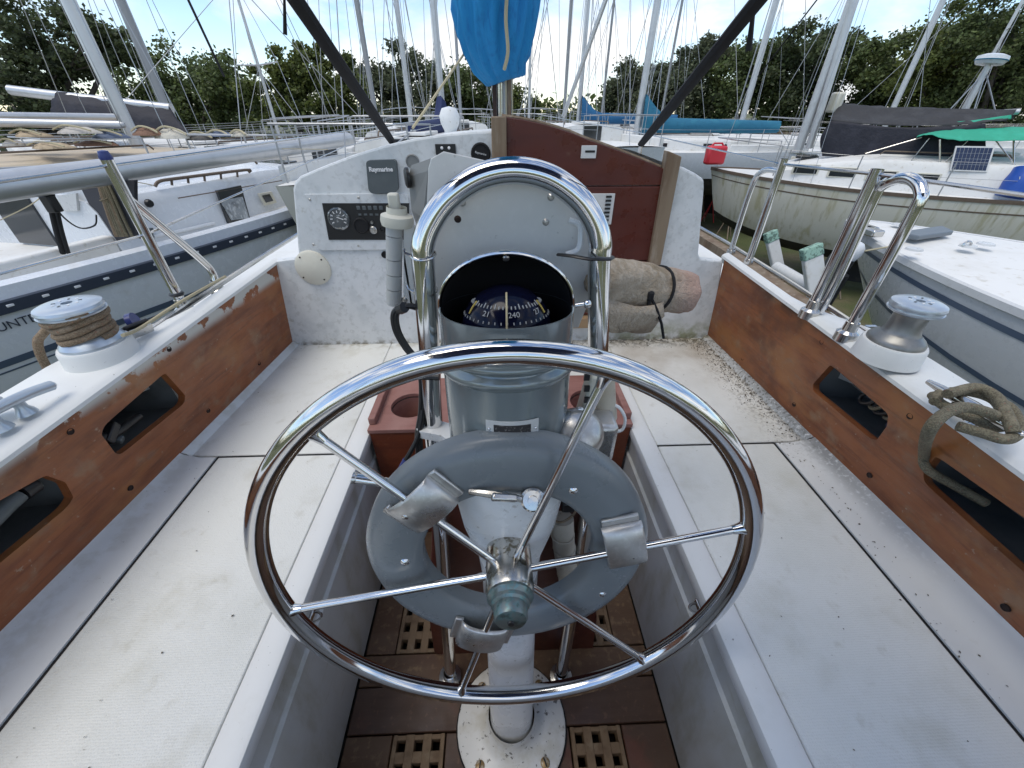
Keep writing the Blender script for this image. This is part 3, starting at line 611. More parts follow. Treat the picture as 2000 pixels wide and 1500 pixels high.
# maker's plate, riveted
c = bo(.075)+V((.006, -.0925, 0))
rr = basis((0, 0, 0), (1, 0, 0), AX).to_3x3()
npl = MB(); r_ = []
for i in range(9):
    x = -.034+.068*i/8; yv = -math.sqrt(.0905**2-(x)**2)
    r_.append([bo(.112)+V((x+.004, yv, 0)), bo(.137)+V((x+.004, yv, 0)), bo(.137)+V((x+.004, yv-.0016, 0)), bo(.112)+V((x+.004, yv-.0016, 0))])
npo = npl.loft(r_, True, True, True).obj('maker_plate', alu_plate, bn)
ip = MB(); r_ = []
for i in range(9):
    x = -.024+.048*i/8; yv = -math.sqrt(.0925**2-(x)**2)
    r_.append([bo(.117)+V((x+.004, yv, 0)), bo(.132)+V((x+.004, yv, 0))])
ip.loft(r_, False).obj('plate_legend', mat('etched_plate', (.05, .045, .045), .45, .4, layers=[(260, .55, .62, (.3, .28, .26), .7)]), npo)
for x in (-.030, .030): MB().sphere(bo(.1245)+V((x+.004, -math.sqrt(.0925**2-x*x), 0)), .0022, (1, 1, 1), 8, 6).obj('rivet', steel, npo)
# ---------------------------------------------------------------- pedestal guard
gd = thing('pedestal_guard', 'bent stainless tube guard arched over the compass', 'guard rail', P(987, 1318, z=S))
gp = [P(880, 1322, z=S)+V((0, 0, -.004)), P(868, 1120, y=.455), P(848, 850, y=.500), P(839, 690, y=.517), P(827, 520, y=.534), P(827, 475, y=.538), P(843, 432, y=.542), P(877, 386, y=.546), P(935, 347, y=.55), P(1003, 333, y=.552), P(1072, 347, y=.55), P(1128, 386, y=.546), P(1160, 432, y=.542), P(1172, 475, y=.538), P(1170, 520, y=.534), P(1168, 690, y=.517), P(1164, 850, y=.50), P(1128, 1120, y=.455), P(1095, 1322, z=S)+V((0, 0, -.004))]
MB().tube(bez(gp, 7), .0157, 20).obj('guard_tube', steel, gd, smooth=80)
for q in (gp[0], gp[-1]): MB().lathe([(.03, 0.004), (.03, .009), (.019, .012), (.018, .03), (.0152, .032)], V((q.x, q.y, S)), (0, 0, 1), 20).obj('tube_socket', steel_w, gd)
for px, py in ((827, 497), (831, 567)):           # wire clips
    c = P(px, py, y=.533); MB().tube([c+V((math.cos(t)*.0165, math.sin(t)*.0165, .003*math.sin(t))) for t in [2*math.pi*i/16 for i in range(16)]], .0015, 6, True).obj('hose_clip', steel_w, gd)
    MB().tube([c+V((-.016, -.004, 0)), c+V((-.023, -.002, .003)), c+V((-.025, 0, .008))], .0018, 6).obj('clip_tail', steel_w, gd)
# mounting bracket between guard and pedestal
for sx, x in ((-1, P(852, 850, y=.5).x), (1, P(1160, 850, y=.5).x)):
    MB().plate([roundpoly([(x-sx*.02, .47), (x+sx*.03, .485), (x+sx*.03, .525), (sx*.07+.01, .49), (sx*.07+.01, .40)], .012)], lambda u, v, d: V((u, v, 3.155+d)), .016).obj('guard_bracket', white_p, gd, smooth=0, bevel=.003)
# ---------------------------------------------------------------- instrument board hung on the guard
ib = thing('instrument_board', 'grey aluminium board with hooded side pod behind the steel guard', 'instrument board', P(1000, 500, y=.58))
IY = .572
w = [P(*q, y=IY) for q in ((866, 296), (985, 322), (1120, 352), (1176, 440), (1178, 520), (1130, 640), (870, 640), (845, 604), (788, 600), (788, 420), (800, 428), (812, 445), (833, 432), (836, 330), (842, 310))]
MB().plate([[(q.x, q.z) for q in w]], lambda u, v, d: V((u, IY+d, v)), .004).obj('face_plate', alu_plate, ib, smooth=0, bevel=.001)
# side pod: wedge seen to the left of the plate
f0 = [P(*q, y=IY+.002) for q in ((842, 308), (835, 334), (831, 430), (826, 440))]
f1 = [P(*q, y=IY+.05) for q in ((803, 322), (797, 345), (803, 410), (813, 438))]
MB().add(f0+f1, [(0, 1, 5, 4), (1, 2, 6, 5), (2, 3, 7, 6), (0, 3, 2, 1), (4, 5, 6, 7), (0, 4, 7, 3)]).obj('side_pod', shade_p, ib, smooth=0, bevel=.001)
MB().lathe([(.013, 0), (.013, .004), (.010, .006), (0, .006)], P(799, 347, y=IY+.042), (-.95, -.3, 0), 18).obj('pod_plug', black, ib)
for px, py in ((903, 396), (1076, 385), (1066, 434), (894, 428), (790, 586)):
    MB().lathe([(0, .003), (.0028, .0026), (.0042, .001), (.005, 0)], P(px, py, y=IY), (0, -1, 0), 12).obj('board_screw', screw_m if px != 894 else hole_m, ib)
# knuckled hinge down the left edge
h0, h1 = P(770, 427, y=IY+.002), P(770, 594, y=IY+.002); hc = white_p
hn = thing('piano_hinge', 'pale knuckled hinge with a round knob down the edge of the aluminium board', 'hinge', h1)
cuts = [0, .18, .44, .62, .80, 1]
for i in range(5):
    a = h0.lerp(h1, cuts[i]+.004); b = h0.lerp(h1, cuts[i+1]-.004)
    MB().tube([a, b], .0115, 14).obj('knuckle', mat('hinge_paint', (.46, .465, .455), .45, layers=[(20, .45, .7, (.40, .40, .37), .6)]) if i == 0 else hn.children[0].data.materials[0], hn)
MB().tube([h0+V((0, 0, -.001)), h1], .005, 8).obj('hinge_pin', steel_w, hn)
MB().b2((h0.x+.004, IY+.000, h1.z), (P(788, 500, y=IY).x+.002, IY+.004, h0.z)).obj('hinge_leaf', alu_plate, hn)
MB().lathe([(.009, -.012), (.021, -.010), (.0225, -.004), (.0215, .003), (.014, .006), (.0135, .014)], h0+V((.004, 0, .001)), V((.12, 0, 1)), 24).obj('hinge_knob', cream_p, hn)
MB().b2((h0.x-.005, IY, h0.z+.008), (h0.x+.010, IY+.012, P(772, 378, y=IY).z)).obj('hinge_tongue', weather if False else cream_p, hn, bevel=.003)
# wiring: white loop and black tie on the right, black cables on the left
cw = MB()
cw.tube(bez([P(1112, 430, y=.566), P(1132, 440, y=.56), P(1134, 465, y=.556), P(1128, 488, y=.553), P(1105, 497, y=.55)], 5), .0042, 8)
tag(cw.obj('white_cable', white_p), 'short white cable curling over the aluminium board beside the guard', 'cable')
tag(MB().tube([P(1090, 497, y=.545), P(1118, 500, y=.525), P(1150, 506, y=.514), P(1190, 506, y=.52), P(1196, 502, y=.545)], .0042, 8, flat=.5).obj('black_tie', black), 'black cable tie strapped round the right leg of the steel guard', 'cable tie')
ck = thing('black_cables', 'looped black cables hanging beside the guard down to a blue tipped plug', 'cable', P(830, 900, y=.49))
for j, (dx, dy) in enumerate(((0, 0), (6, 3))):
    MB().tube(bez([P(828+dx, 612, y=.535), P(812+dx, 601, y=.53), P(788+dx, 598, y=.525), P(769+dx, 612, y=.525), P(772+dx, 645, y=.522), P(790+dx, 678, y=.519), P(812+dx, 706, y=.515), P(822+dx, 740, y=.51), P(822+dx, 800, y=.502), P(815+dx, 850, y=.49), P(818+dx, 905, y=.48)], 6), .0042, 8).obj('cable', black, ck)
MB().tube([P(780, 604, y=.527), P(790, 600, y=.52)], .008, 8).obj('cable_tie', black, ck)
MB().tube(bez([P(826, 800, y=.50), P(818, 848, y=.485), P(802, 882, y=.475), P(788, 905, y=.47)], 5), .004, 8).obj('plug_lead', black, ck)
MB().tube([P(793, 897, y=.472), P(780, 925, y=.466)], [.005, .0065], 10).obj('blue_plug', blue_p, ck)
MB().tube([P(815, 735, y=.495), P(858, 737, y=.49)], .005, 8).obj('cable_tie', black, ck)
# ---------------------------------------------------------------- engine control on the right of the binnacle
ec = thing('engine_control', 'weathered engine control head with lever and wiring on the right side of the binnacle', 'engine control', P(1130, 850, y=.42))
q = P(1130, 845, y=.42)
MB().lathe([(.038, -.03), (.040, -.01), (.036, .008), (.024, .018), (0, .02)], q, V((.15, -.6, .8)), 24).obj('control_dome', alu_w, ec)
MB().box(P(1170, 850, y=.46), (.045, .05, .075)).obj('control_box', alu_w, ec, bevel=.008)
MB().box(P(1152, 770, y=.47), (.022, .03, .09), Euler((.1, .1, 0)).to_matrix()).obj('switch_strip', cream_p, ec, bevel=.004)
for i in range(4): MB().box(P(1146, 715+i*22, y=.452), (.008, .004, .009)).obj('strip_slot', black, ec)
MB().lathe([(0, .004), (.005, .003), (.007, 0)], P(1132, 803, y=.44), (0, -1, .3), 12).obj('control_screw', steel_w, ec)
MB().lathe([(0, .006), (.006, .005), (.009, 0)], P(1166, 843, y=.435), (0, -1, .3), 12).obj('cable_gland', steel_w, ec)
MB().tube([P(1180, 730, y=.50), P(1180, 770, y=.50), P(1183, 815, y=.49), P(1176, 835, y=.485)], [.016, .018, .0185, .014], 14).obj('ribbed_boot', hose_m, ec)
MB().tube([P(1168, 860, y=.46), P(1176, 890, y=.455), P(1180, 925, y=.455)], [.012, .010, .011], 10).obj('control_arm', alu_w, ec)
for k in (0, 1):
    MB().tube(bez([P(1186, 790, y=.49), P(1208, 795, y=.485), P(1221, 818, y=.48), P(1214, 840, y=.478), P(1192, 845-6*k, y=.48)], 6), .0024+.0003*k, 6).obj('white_wire', white_p, ec)
for k in range(3): MB().tube([P(1156+8*k, 825, y=.455), P(1178-6*k, 838, y=.45)], .0018, 5).obj('lashing', rope_m, ec)
gl = thing('gear_lever', 'short round steel gear lever sticking out left behind the grey ring', 'lever', P(770, 940, y=.40))
MB().tube([P(830, 958, y=.385), P(760, 944, y=.385), P(694, 934, y=.385)], .0075, 14).obj('lever_arm', steel, gl)
MB().lathe([(.0078, -.002), (.0085, 0), (.0085, .004), (0, .005)], P(694, 934, y=.385), P(694, 934, y=.385)-P(760, 944, y=.385), 14).obj('lever_end', steel_w, gl)
# ---------------------------------------------------------------- hose behind the wheel
hs = thing('drain_hose', 'fat stained white hose hanging right of the white column', 'hose', P(1110, 1180, y=.44))
MB().tube(bez([P(1098, 1012, y=.455), P(1100, 1050, y=.445), P(1104, 1090, y=.44), P(1112, 1140, y=.435), P(1122, 1190, y=.435)], 6), .0215, 18).obj('hose_body', hose_m, hs)
for k in range(6):
    c = P(1099+3.4*k, 1040+26*k, y=.4435-.0016*k); MB().tube([c+V((math.cos(t)*.0222, math.sin(t)*.0222, -.004)) for t in [2*math.pi*i/18 for i in range(18)]], .0012, 5, True).obj('hose_rib', hose_m, hs)
MB().tube(bez([P(1070, 1010, y=.44), P(1095, 1020, y=.425), P(1120, 1005, y=.43), P(1128, 985, y=.44)], 5), .0022, 6).obj('hose_lashing', rope_m, hs)
MB().box(P(1112, 985, y=.45), (.03, .02, .025)).obj('hose_valve', black, hs, bevel=.004)
# ---------------------------------------------------------------- cup-holder box across the footwell and folded table leaf
bx_ = thing('wooden_locker_box', 'dark mahogany box with round cup hole bridging the front of the footwell', 'box', (0, 1.0, S))
yf = .872; zt2 = 2.835
MB().b2((-.39, yf, S+.002), (.39, yf+.02, zt2-.012)).obj('front_board', mat('brown_mahogany', (.17, .042, .016), .4, layers=[(22, .42, .7, (.09, .02, .01), .8, (.15, 1, 1)), (60, .56, .7, (.22, .08, .035), .5)]), bx_, bevel=.003)
cup = V((-.285, .985)); cup2 = V((.285, .985))
circ = lambda c, r: [(c[0]+r*math.cos(2*math.pi*i/28), c[1]+r*math.sin(2*math.pi*i/28)) for i in range(28)]
MB().plate([[(-.393, yf-.004), (.393, yf-.004), (.393, 1.135), (-.393, 1.135)], circ(cup, .062), circ(cup2, .062)], lambda u, v, d: V((u, v, zt2-.012+d)), .014).obj('top_board', pinkwood, bx_, smooth=0, bevel=.002)
for s in (-1, 1): MB().b2((s*.393, yf+.02, zt2+.002), (s*.372, 1.135, zt2+.026)).obj('side_fiddle', pinkwood, bx_, bevel=.003)
for c in (cup, cup2): MB().lathe([(.061, -.014), (.061, -.10), (.0, -.10)], (c[0], c[1], zt2), (0, 0, 1), 28).obj('cup_well', pinkwood, bx_)
tf = thing('folding_table', 'dark red folding table leaf hung upright in front of the pedestal', 'table', P(1000, 1290, y=.49))
lo = [P(*q, y=.475) for q in ((838, 1210), (848, 1275), (880, 1292), (1130, 1292), (1158, 1272), (1166, 1210))]
hi = [P(*q, y=.475) for q in ((1150, 950), (846, 950))]
MB().plate([[(q.x, q.z) for q in lo+hi]], lambda u, v, d: V((u, .475+d, v)), .02).obj('table_leaf', mahog_d, tf, smooth=0, bevel=.003)
MB().plate([[(q.x*.96+.004, q.z+.01) for q in lo+hi]], lambda u, v, d: V((u, .5+d, v)), .02).obj('table_leaf', mahog_d, tf, smooth=0, bevel=.003)
MB().box(P(1000, 1200, y=.53), (.25, .03, .03)).obj('table_brace', mahog_d, tf)
# ---------------------------------------------------------------- towel roll strapped to the guard
tw = thing('towel_roll', 'grimy beige towel roll tied with a black strap beside the guard', 'towel', P(1255, 610, y=.66))
rnd = random.Random(3); pts = []; rad = []
path = bez([P(1150, 556, y=.60), P(1180, 552, y=.63), P(1218, 556, y=.655), P(1262, 562, y=.675), P(1300, 568, y=.69), P(1335, 573, y=.70), P(1346, 576, y=.702)], 4)
n = len(path); rings = []
for i, c in enumerate(path):
    k = i/(n-1); r = .0435*(1-.10*k)*(1-max(0, (k-.86)/.14)**2*.85)*(1-.10*math.exp(-((k-.56)/.03)**2)); r *= 1 if k > .04 else .8
    t = (path[min(i+1, n-1)]-path[max(i-1, 0)]).normalized(); u, w_, _ = frame(t)
    ring = []
    for j in range(28):
        a = 2*math.pi*j/28; rr = r*(1+.05*math.sin(3*a+5*k)+.035*math.sin(7*a+9*k)+rnd.uniform(-.022, .022))
        ring.append(c+u*math.cos(a)*rr+w_*math.sin(a)*rr)
    rings.append(ring)
MB().loft(rings, True, True, True).obj('towel_body', towel_m, tw, smooth=80)
fl = MB(); rr_ = []
for i in range(9):
    k = i/8; c = path[2].lerp(path[14], k)
    rr_.append([c+V((0, -.046+.006*math.sin(7*k), -.005-.01*math.sin(3*k))), c+V((.004, -.052, -.030)), c+V((0, -.042, -.058-.012*math.sin(5*k))), c+V((0, -.02, -.072+.01*math.cos(4*k)))])
fo = fl.loft(rr_, False).obj('towel_flap', towel_m, tw, smooth=80); fo.modifiers.new('s', 'SOLIDIFY').thickness = .006
c = path[int(n*.56)]; t = (path[14]-path[12]).normalized(); u, w_, _ = frame(t)
MB().tube([c+(u*math.cos(a)+w_*math.sin(a))*.0415 for a in [2*math.pi*i/24 for i in range(24)]], .0028, 6, True).obj('strap', blackcloth, tw)
k0 = P(1270, 578, y=.628); MB().box(k0, (.012, .010, .016)).obj('strap_knot', blackcloth, tw, bevel=.003)
MB().tube([k0, P(1266, 600, y=.624), P(1260, 616, y=.622)], .0032, 6).obj('strap_end', blackcloth, tw)
MB().tube([k0, P(1283, 605, y=.624), P(1292, 632, y=.63), P(1296, 660, y=.64)], .0028, 6).obj('strap_end', blackcloth, tw)
MB().tube([P(1155, 548, y=.60), P(1170, 552, y=.56)], .02, 12).obj('towel_core', towel_m, tw)
# ================================================================ deck gear of the own boat
def vtop(b, py):
    lo, hi = 0.0, 3.0
    for _ in range(40):
        m = (lo+hi)/2
        if pix(b+V((0, 0, m)))[1] > py: lo = m
        else: hi = m
    return b+V((0, 0, lo))
cast_w = mat('winch_alloy', (.50, .56, .62), .3, .6, layers=[(14, .45, .7, (.42, .46, .50), .6)])
drum_m = mat('winch_drum', (.27, .27, .26), .4, .75, layers=[(20, .45, .7, (.20, .195, .18), .7), (8, .5, .7, (.33, .30, .24), .5)])
def winch(c, rp_, rf, label, roped):
    """rp_: pod radius, rf: top flange radius"""
    w = thing('sheet_winch', label, 'winch', c, 'cockpit sheet winches'); rd_ = rf*.62
    MB().lathe([(rp_*1.06, -.012), (rp_*1.03, .0), (rp_, .026), (rp_*.96, .031), (rp_*.6, .032)], c, (0, 0, 1), 40).obj('winch_pod', gel, w, smooth=35)
    MB().lathe([(rp_*.88, .0305), (rp_*.88, .037), (rp_*.80, .044), (rd_*1.2, .054)], c, (0, 0, 1), 40).obj('winch_skirt', cast_w if roped else drum_m, w, smooth=35)
    MB().lathe([(rp_*.80, .043), (rd_*1.2, .052), (rd_*1.04, .064), (rd_, .078), (rd_*1.0, .092), (rd_*1.12, .103)], c, (0, 0, 1), 40).obj('drum', drum_m, w, smooth=60)
    f = MB().lathe([(rd_*1.1, .1005), (rf*.9, .103), (rf*.99, .1055), (rf, .1085), (rf*.94, .1095), (rf*.93, .112), (rf*.97, .113), (rf*.995, .117), (rf*.96, .1225), (rf*.82, .126), (rf*.34, .128), (rf*.27, .127), (rf*.17, .127), (rf*.16, .120), (0, .120)], c, (0, 0, 1), 40).obj('winch_top', cast_w, w, smooth=35)
    MB().lathe([(rf*.175, .1205), (.0, .1208)], c, (0, 0, 1), 8).obj('handle_socket', black, f, smooth=0)
    for j in range(9):
        a = 2*math.pi*j/9; MB().box(c+V((math.cos(a)*.5*rf*.75, math.sin(a)*.5*rf*.75, .1278)), (.006, .0035, .0012), Matrix.Rotation(a, 3, 'Z')).obj('top_mark', slate_p if j % 2 else printw, f)
    return w
wr = P(1733, 690, z=3.148); winch(wr, .060, .0485, 'bare grey sheet winch on the coaming with nothing wound round it', False)
wl = P(200, 692, z=3.140); winch(wl, .066, .058, 'sheet winch wound with four turns of tan rope', True)
rt = thing('winch_rope', 'tan braided rope wound round the winch with its tail hanging down', 'rope', wl+V((-.05, 0, .05)))
hp = []
for i in range(4*20+1):
    a = 2*math.pi*i/20+R(-20); r = .046+(.004 if i > 60 else 0)+.001*math.sin(i*1.7); hp.append(wl+V((math.cos(a)*r, math.sin(a)*r, .0515+.0148*(i//20)+.0148*max(0, (i % 20)-15)/5)))
MB().tube(hp, .0075, 10).obj('rope_turns', rope_m, rt)
e = hp[-1]
d0 = wl+V((-.098, .03, .113))
MB().tube(bez([wl+V((-.01, .052, .102)), wl+V((-.045, .042, .104)), P(84, 652, y=wl.y+.0), P(74, 668, y=wl.y-.004), P(80, 695, y=wl.y-.006), P(96, 725, y=wl.y-.006), P(112, 752, y=wl.y-.006)], 6), .0085, 10).obj('rope_tail', rope_m, rt)
# block and cream line on the port side
bk = thing('deck_block', 'blue and grey turning block on the port coaming just ahead of the roped winch', 'block', P(270, 645, z=3.15))
q = P(268, 640, z=3.165)
MB().box(q, (.010, .055, .030), Euler((0, .3, -.4)).to_matrix()).obj('block_cheek', black, bk, bevel=.004)
MB().lathe([(.0, -.006), (.022, -.006), (.022, .006), (0, .006)], q+V((-.012, .012, .010)), V((1, .4, .2)), 20).obj('sheave', blue_p, bk)
MB().box(q+V((.012, -.006, -.006)), (.006, .05, .024), Euler((0, .3, -.4)).to_matrix()).obj('block_cheek', steel_w, bk, bevel=.002)
cl = MB(); cl.tube(bez([P(440, 540, z=3.17), P(352, 590, z=3.18), P(275, 640, z=3.17), P(240, 655, z=3.19)], 6), .0042, 8)
tag(cl.obj('control_line', rope_y), 'thin cream line led forward from the blue block to the roped winch', 'rope')
c2 = MB(); c2.tube(bez([P(160, 722, z=3.12), P(130, 738, z=3.115), P(30, 800, z=3.12), P(-80, 880, z=3.12)], 6), .0055, 8)
tag(c2.obj('mooring_line', rope_y), 'thick cream line running aft under the roped winch along the coaming', 'rope')
# port cleat
cc = P(30, 822, z=3.135)
ctl = thing('horn_cleat', 'pale alloy horn cleat on the port coaming with no rope on it', 'cleat', cc)
MB().tube(bez([cc+V((-.015, -.10, .028)), cc+V((-.004, -.045, .036)), cc+V((0, 0, .034)), cc+V((.004, .045, .030)), cc+V((.008, .085, .022))], 5), [.006]+[.010]*19+[.005], 12).obj('horn', cast_w, ctl)
for dy in (-.022, .022): MB().lathe([(.016, 0), (.014, .006), (.009, .014), (.009, .03)], cc+V((0, dy, 0)), (0, 0, 1), 16).obj('cleat_foot', cast_w, ctl)
MB().lathe([(.0, .0), (.026, .0), (.030, .010), (.026, .036), (.012, .046), (0, .047)], cc+V((-.045, .012, .01)), V((-.4, -.25, 1)), 24).obj('cleat_cap', cast_w, ctl)
# starboard cleat and rope
cc = P(1895, 800, z=3.145)
ctl = thing('horn_cleat', 'steel horn cleat on the starboard coaming half buried in knotted rope', 'cleat', cc)
a, b = P(1812, 745, z=3.165), P(1998, 850, z=3.165)
MB().tube([a, a.lerp(b, .15), a.lerp(b, .5), a.lerp(b, .85), b], [.005, .008, .011, .008, .005], 12).obj('horn', steel_w, ctl)
for t in (.4, .6): MB().lathe([(.015, 0), (.010, .01), (.009, .022)], V((a.lerp(b, t).x, a.lerp(b, t).y, 3.143)), (0, 0, 1), 14).obj('cleat_foot', steel_w, ctl)
rk = thing('knotted_rope', 'grey green braided rope knotted on the starboard cleat and looping into the coaming slot', 'rope', cc)
z0 = 3.155
def rp(pts, r=.0088): MB().tube(bez([P(x, y, z=z) for x, y, z in pts], 7), r, 10).obj('rope_turn', rope_g, rk)
rp([(1822, 772, 3.150), (1840, 790, 3.152), (1890, 812, 3.153), (1950, 835, 3.152), (1962, 812, 3.168), (1940, 780, 3.172), (1890, 765, 3.17), (1838, 768, 3.16), (1826, 785, 3.155)])
rp([(1850, 770, 3.178), (1905, 757, 3.182), (1945, 775, 3.184), (1968, 815, 3.178), (1980, 845, 3.165)], .009)
rp([(1870, 832, 3.152), (1920, 846, 3.153), (1965, 858, 3.155), (1990, 840, 3.16), (1975, 800, 3.168), (1940, 780, 3.175)])
rp([(1985, 835, 3.15), (1935, 808, 3.178), (1880, 795, 3.19), (1845, 808, 3.19)], .009)
e1 = P(1845, 808, z=3.19); sl = cb(1, *[cbpix(1, 1822, 930)[0], cbpix(1, 1822, 930)[1]])
MB().tube(bez([P(1880, 795, z=3.19), e1, P(1828, 842, z=3.165)+V((-.012, 0, 0)), cb(1, cbpix(1, 1818, 885)[0], cbpix(1, 1818, 885)[1], -.012), cb(1, cbpix(1, 1815, 915)[0], cbpix(1, 1815, 915)[1], -.004), cb(1, cbpix(1, 1830, 945)[0], cbpix(1, 1830, 945)[1], .03), cb(1, cbpix(1, 1860, 985)[0], cbpix(1, 1860, 985)[1], .07)], 7), .0092, 10).obj('hanging_loop', rope_g, rk)
# things lying in the cubbies
def cubthing(side, px, py, d): return cb(side, *cbpix(side, px, py), d)
ch = thing('winch_crank', 'dark winch handle lying in the forward slot of the port coaming', 'winch handle', cubthing(-1, 270, 850, .06))
MB().tube([cubthing(-1, 220, 860, .03), cubthing(-1, 262, 838, .03), cubthing(-1, 300, 812, .035)], [.014, .011, .009], 10).obj('handle_arm', black, ch)
MB().box(cubthing(-1, 240, 845, .028), (.02, .05, .022), Euler((.4, 0, .2)).to_matrix()).obj('handle_grip', black, ch, bevel=.004)
MB().box(cubthing(-1, 256, 858, .026), (.014, .016, .016), Euler((.2, .4, .2)).to_matrix()).obj('handle_lug', slate_p, ch, bevel=.003)
pb = thing('plastic_bottle', 'dark grey plastic bottle stowed in the after slot of the port coaming', 'bottle', cubthing(-1, 60, 1020, .06))
MB().tube([cubthing(-1, 0, 1030, .03), cubthing(-1, 50, 985, .035), cubthing(-1, 72, 965, .035)], .016, 14).obj('bottle_body', slate_p, pb)
MB().tube([cubthing(-1, 74, 962, .035), cubthing(-1, 100, 944, .035)], .019, 14).obj('bottle_cap', black, pb)
cr_ = thing('rope_coil', 'small coil of dark line stowed in the forward slot of the starboard coaming', 'rope', cubthing(1, 1680, 800, .06))
for j in range(4):
    c = cubthing(1, 1662+14*j, 778+10*j, .045+.006*(j % 2)); MB().tube([c+V((.012*math.cos(t)*(1 if j % 2 else .5), .022*math.cos(t+.6), .020*math.sin(t))) for t in [2*math.pi*i/14 for i in range(14)]], .0045, 8, True).obj('coil_turn', rope_g if j % 2 else black, cr_)
bt = thing('blue_bottle', 'dark blue bottle lying in the forward slot of the starboard coaming', 'bottle', cubthing(1, 1712, 830, .06))
MB().tube([cubthing(1, 1722, 812, .05), cubthing(1, 1706, 836, .05)], .016, 14).obj('bottle_body', mat('dark_blue', (.02, .03, .07), .3), bt)
# ---------------------------------------------------------------- stanchions and lifelines
def stanch(name, label, tubes, feet, group='own boat stanchions'):
    t = thing(name, label, 'stanchion', feet[0], group)
    for pts, r in tubes: MB().tube(pts, r, 14).obj('stanchion_tube', steel, t, smooth=80)
    for f in feet: MB().lathe([(.024, -.02), (.024, .002), (.016, .008), (.0145, .03), (.012, .031)], f, (0, 0, 1), 18).obj('foot', steel_w, t)
    return t
b1 = P(360, 603, z=3.125); t1 = vtop(b1, 312)
f2 = P(427, 566, z=3.13); kn = P(410, 522, y=f2.y+.015)
m1 = Ppl(278, 385, b1, (kn-b1).cross(V((0, 0, 1))).normalized() if False else V((0, 1, 0)))
m1 = b1.lerp(t1, .79)
stl = stanch('lifeline_stanchion', 'tall steel stanchion with a bent brace on the port coaming', [([b1, t1], .0125), (bez([f2, f2.lerp(kn, .8), kn+(m1-kn)*.12, kn.lerp(m1, .6), m1], 5), .0105)], [b1, f2])
MB().tube([b1.lerp(t1, .12)+V((.014*math.cos(a), .014*math.sin(a), 0)) for a in [2*math.pi*i/12 for i in range(12)]], .005, 6, True).obj('black_seizing', black, stl)
MB().lathe([(.0125, 0), (.014, .004), (.010, .018), (0, .02)], t1, (0, 0, 1), 12).obj('top_cap', blue_p, stl)
b3 = P(28, 552, z=3.2)-V((.05, 0, 0)); b3 = P(40, 560, y=1.0)
b4 = P(1583, 607, z=3.148); t4 = vtop(b4, 330)
ub = P(1655, 650, z=3.148); ut = vtop(ub, 395); u2 = vtop(b4+V((.02, -.006, 0)), 372)
hp_ = [ub, ub.lerp(ut, .9), ut.lerp(u2, .10)+V((0, 0, .02)), ut.lerp(u2, .5)+V((0, 0, .035)), u2.lerp(ut, .05)+V((0, 0, .012)), u2-V((0, 0, .03)), b4+V((.022, -.010, .10)), b4+V((.02, -.008, 0))]
stanch('lifeline_stanchion', 'tall steel stanchion beside an upside down U tube next to the bare winch', [([b4, t4], .0125), (bez(hp_, 6), .0115)], [b4, ub])
b5 = P(1458, 522, z=3.14); t5 = vtop(b5, 310); b6 = P(1424, 503, z=3.14); t6 = vtop(b6, 352)
stanch('lifeline_stanchion', 'steel stanchion with a slanting brace on the starboard rail near the cabin corner', [([b5, t5], .0115), (bez([b6, b6.lerp(t6, .9), t6+(b5.lerp(t5, .9)-t6)*.3+V((0, 0, .02)), b5.lerp(t5, .9)], 5), .009)], [b5, b6])
ll = MB(); ll.tube([t5-V((0, 0, .015)), t4-V((0, 0, .01)), V((1.02, .35, t4.z-.02)), V((1.03, -.9, t4.z-.03))], .0042, 8)
tag(ll.obj('lifeline', steel_w), 'upper wire lifeline strung between the starboard stanchions', 'lifeline')
ll = MB(); ll.tube([t5-V((0, 0, .015)), V((1.0, 3.2, t5.z+.0)), V((.5, 6.2, t5.z+.1))], .003, 6)
tag(ll.obj('lifeline', steel_w), 'wire lifeline running forward past the starboard cabin side', 'lifeline')
ll = MB(); ll.tube([V((-1.02, -.9, t1.z-.03)), t1-V((0, 0, .012)), V((-1.05, 3.2, t1.z-.02)), V((-.5, 6.2, t1.z+.05))], .0035, 8)
tag(ll.obj('lifeline', steel_w), 'upper wire lifeline led over the tall port stanchion', 'lifeline')
ll = MB(); ll.tube([V((-1.02, -.9, 3.42)), b1.lerp(t1, .55), V((-1.05, 3.2, 3.40)), V((-.5, 6.2, 3.5))], .003, 8)
tag(ll.obj('lifeline', steel_w), 'lower wire lifeline passing halfway up the tall port stanchion', 'lifeline')
# ---------------------------------------------------------------- mast, boom and blue cover
mb = P(985, 232, y=3.55); mx_ = mb.x
ms = thing('mast', 'grey aluminium mast of the own boat standing under the blue sail cover', 'mast', V((mx_, 3.55, 3.42)))
def oval(c, a, b, n=20): return [c+V((math.cos(2*math.pi*i/n)*a, math.sin(2*math.pi*i/n)*b, 0)) for i in range(n)]
spar = mat('grey_spar', (.42, .43, .44), .4, .6, layers=[(9, .45, .7, (.34, .35, .36), .6)])
MB().loft([oval(V((mx_, 3.55, z)), .055, .08) for z in (3.40, 6, 14)], True, True, True).obj('mast_tube', spar, ms)
MB().b2((mx_-.045, 3.455, 3.42), (mx_-.015, 3.472, 5.2)).obj('sail_track', steel_w, ms)
MB().b2((mx_+.02, 3.455, 3.42), (mx_+.05, 3.475, 4.3)).obj('wooden_cleat_strip', weather, ms, bevel=.004)
MB().b2((mx_-.085, 3.50, 3.42), (mx_-.055, 3.54, 4.2)).obj('dark_batten', mat('dark_teak', (.05, .026, .018), .7), ms)
for dx, yy in ((-.03, 3.42), (.06, 3.43), (.012, 3.415)): MB().tube([V((mx_+dx, yy, 3.45)), V((mx_+dx*.6, yy, 5)), V((mx_, 3.5, 9))], .005, 6).obj('halyard', rope_y, ms)
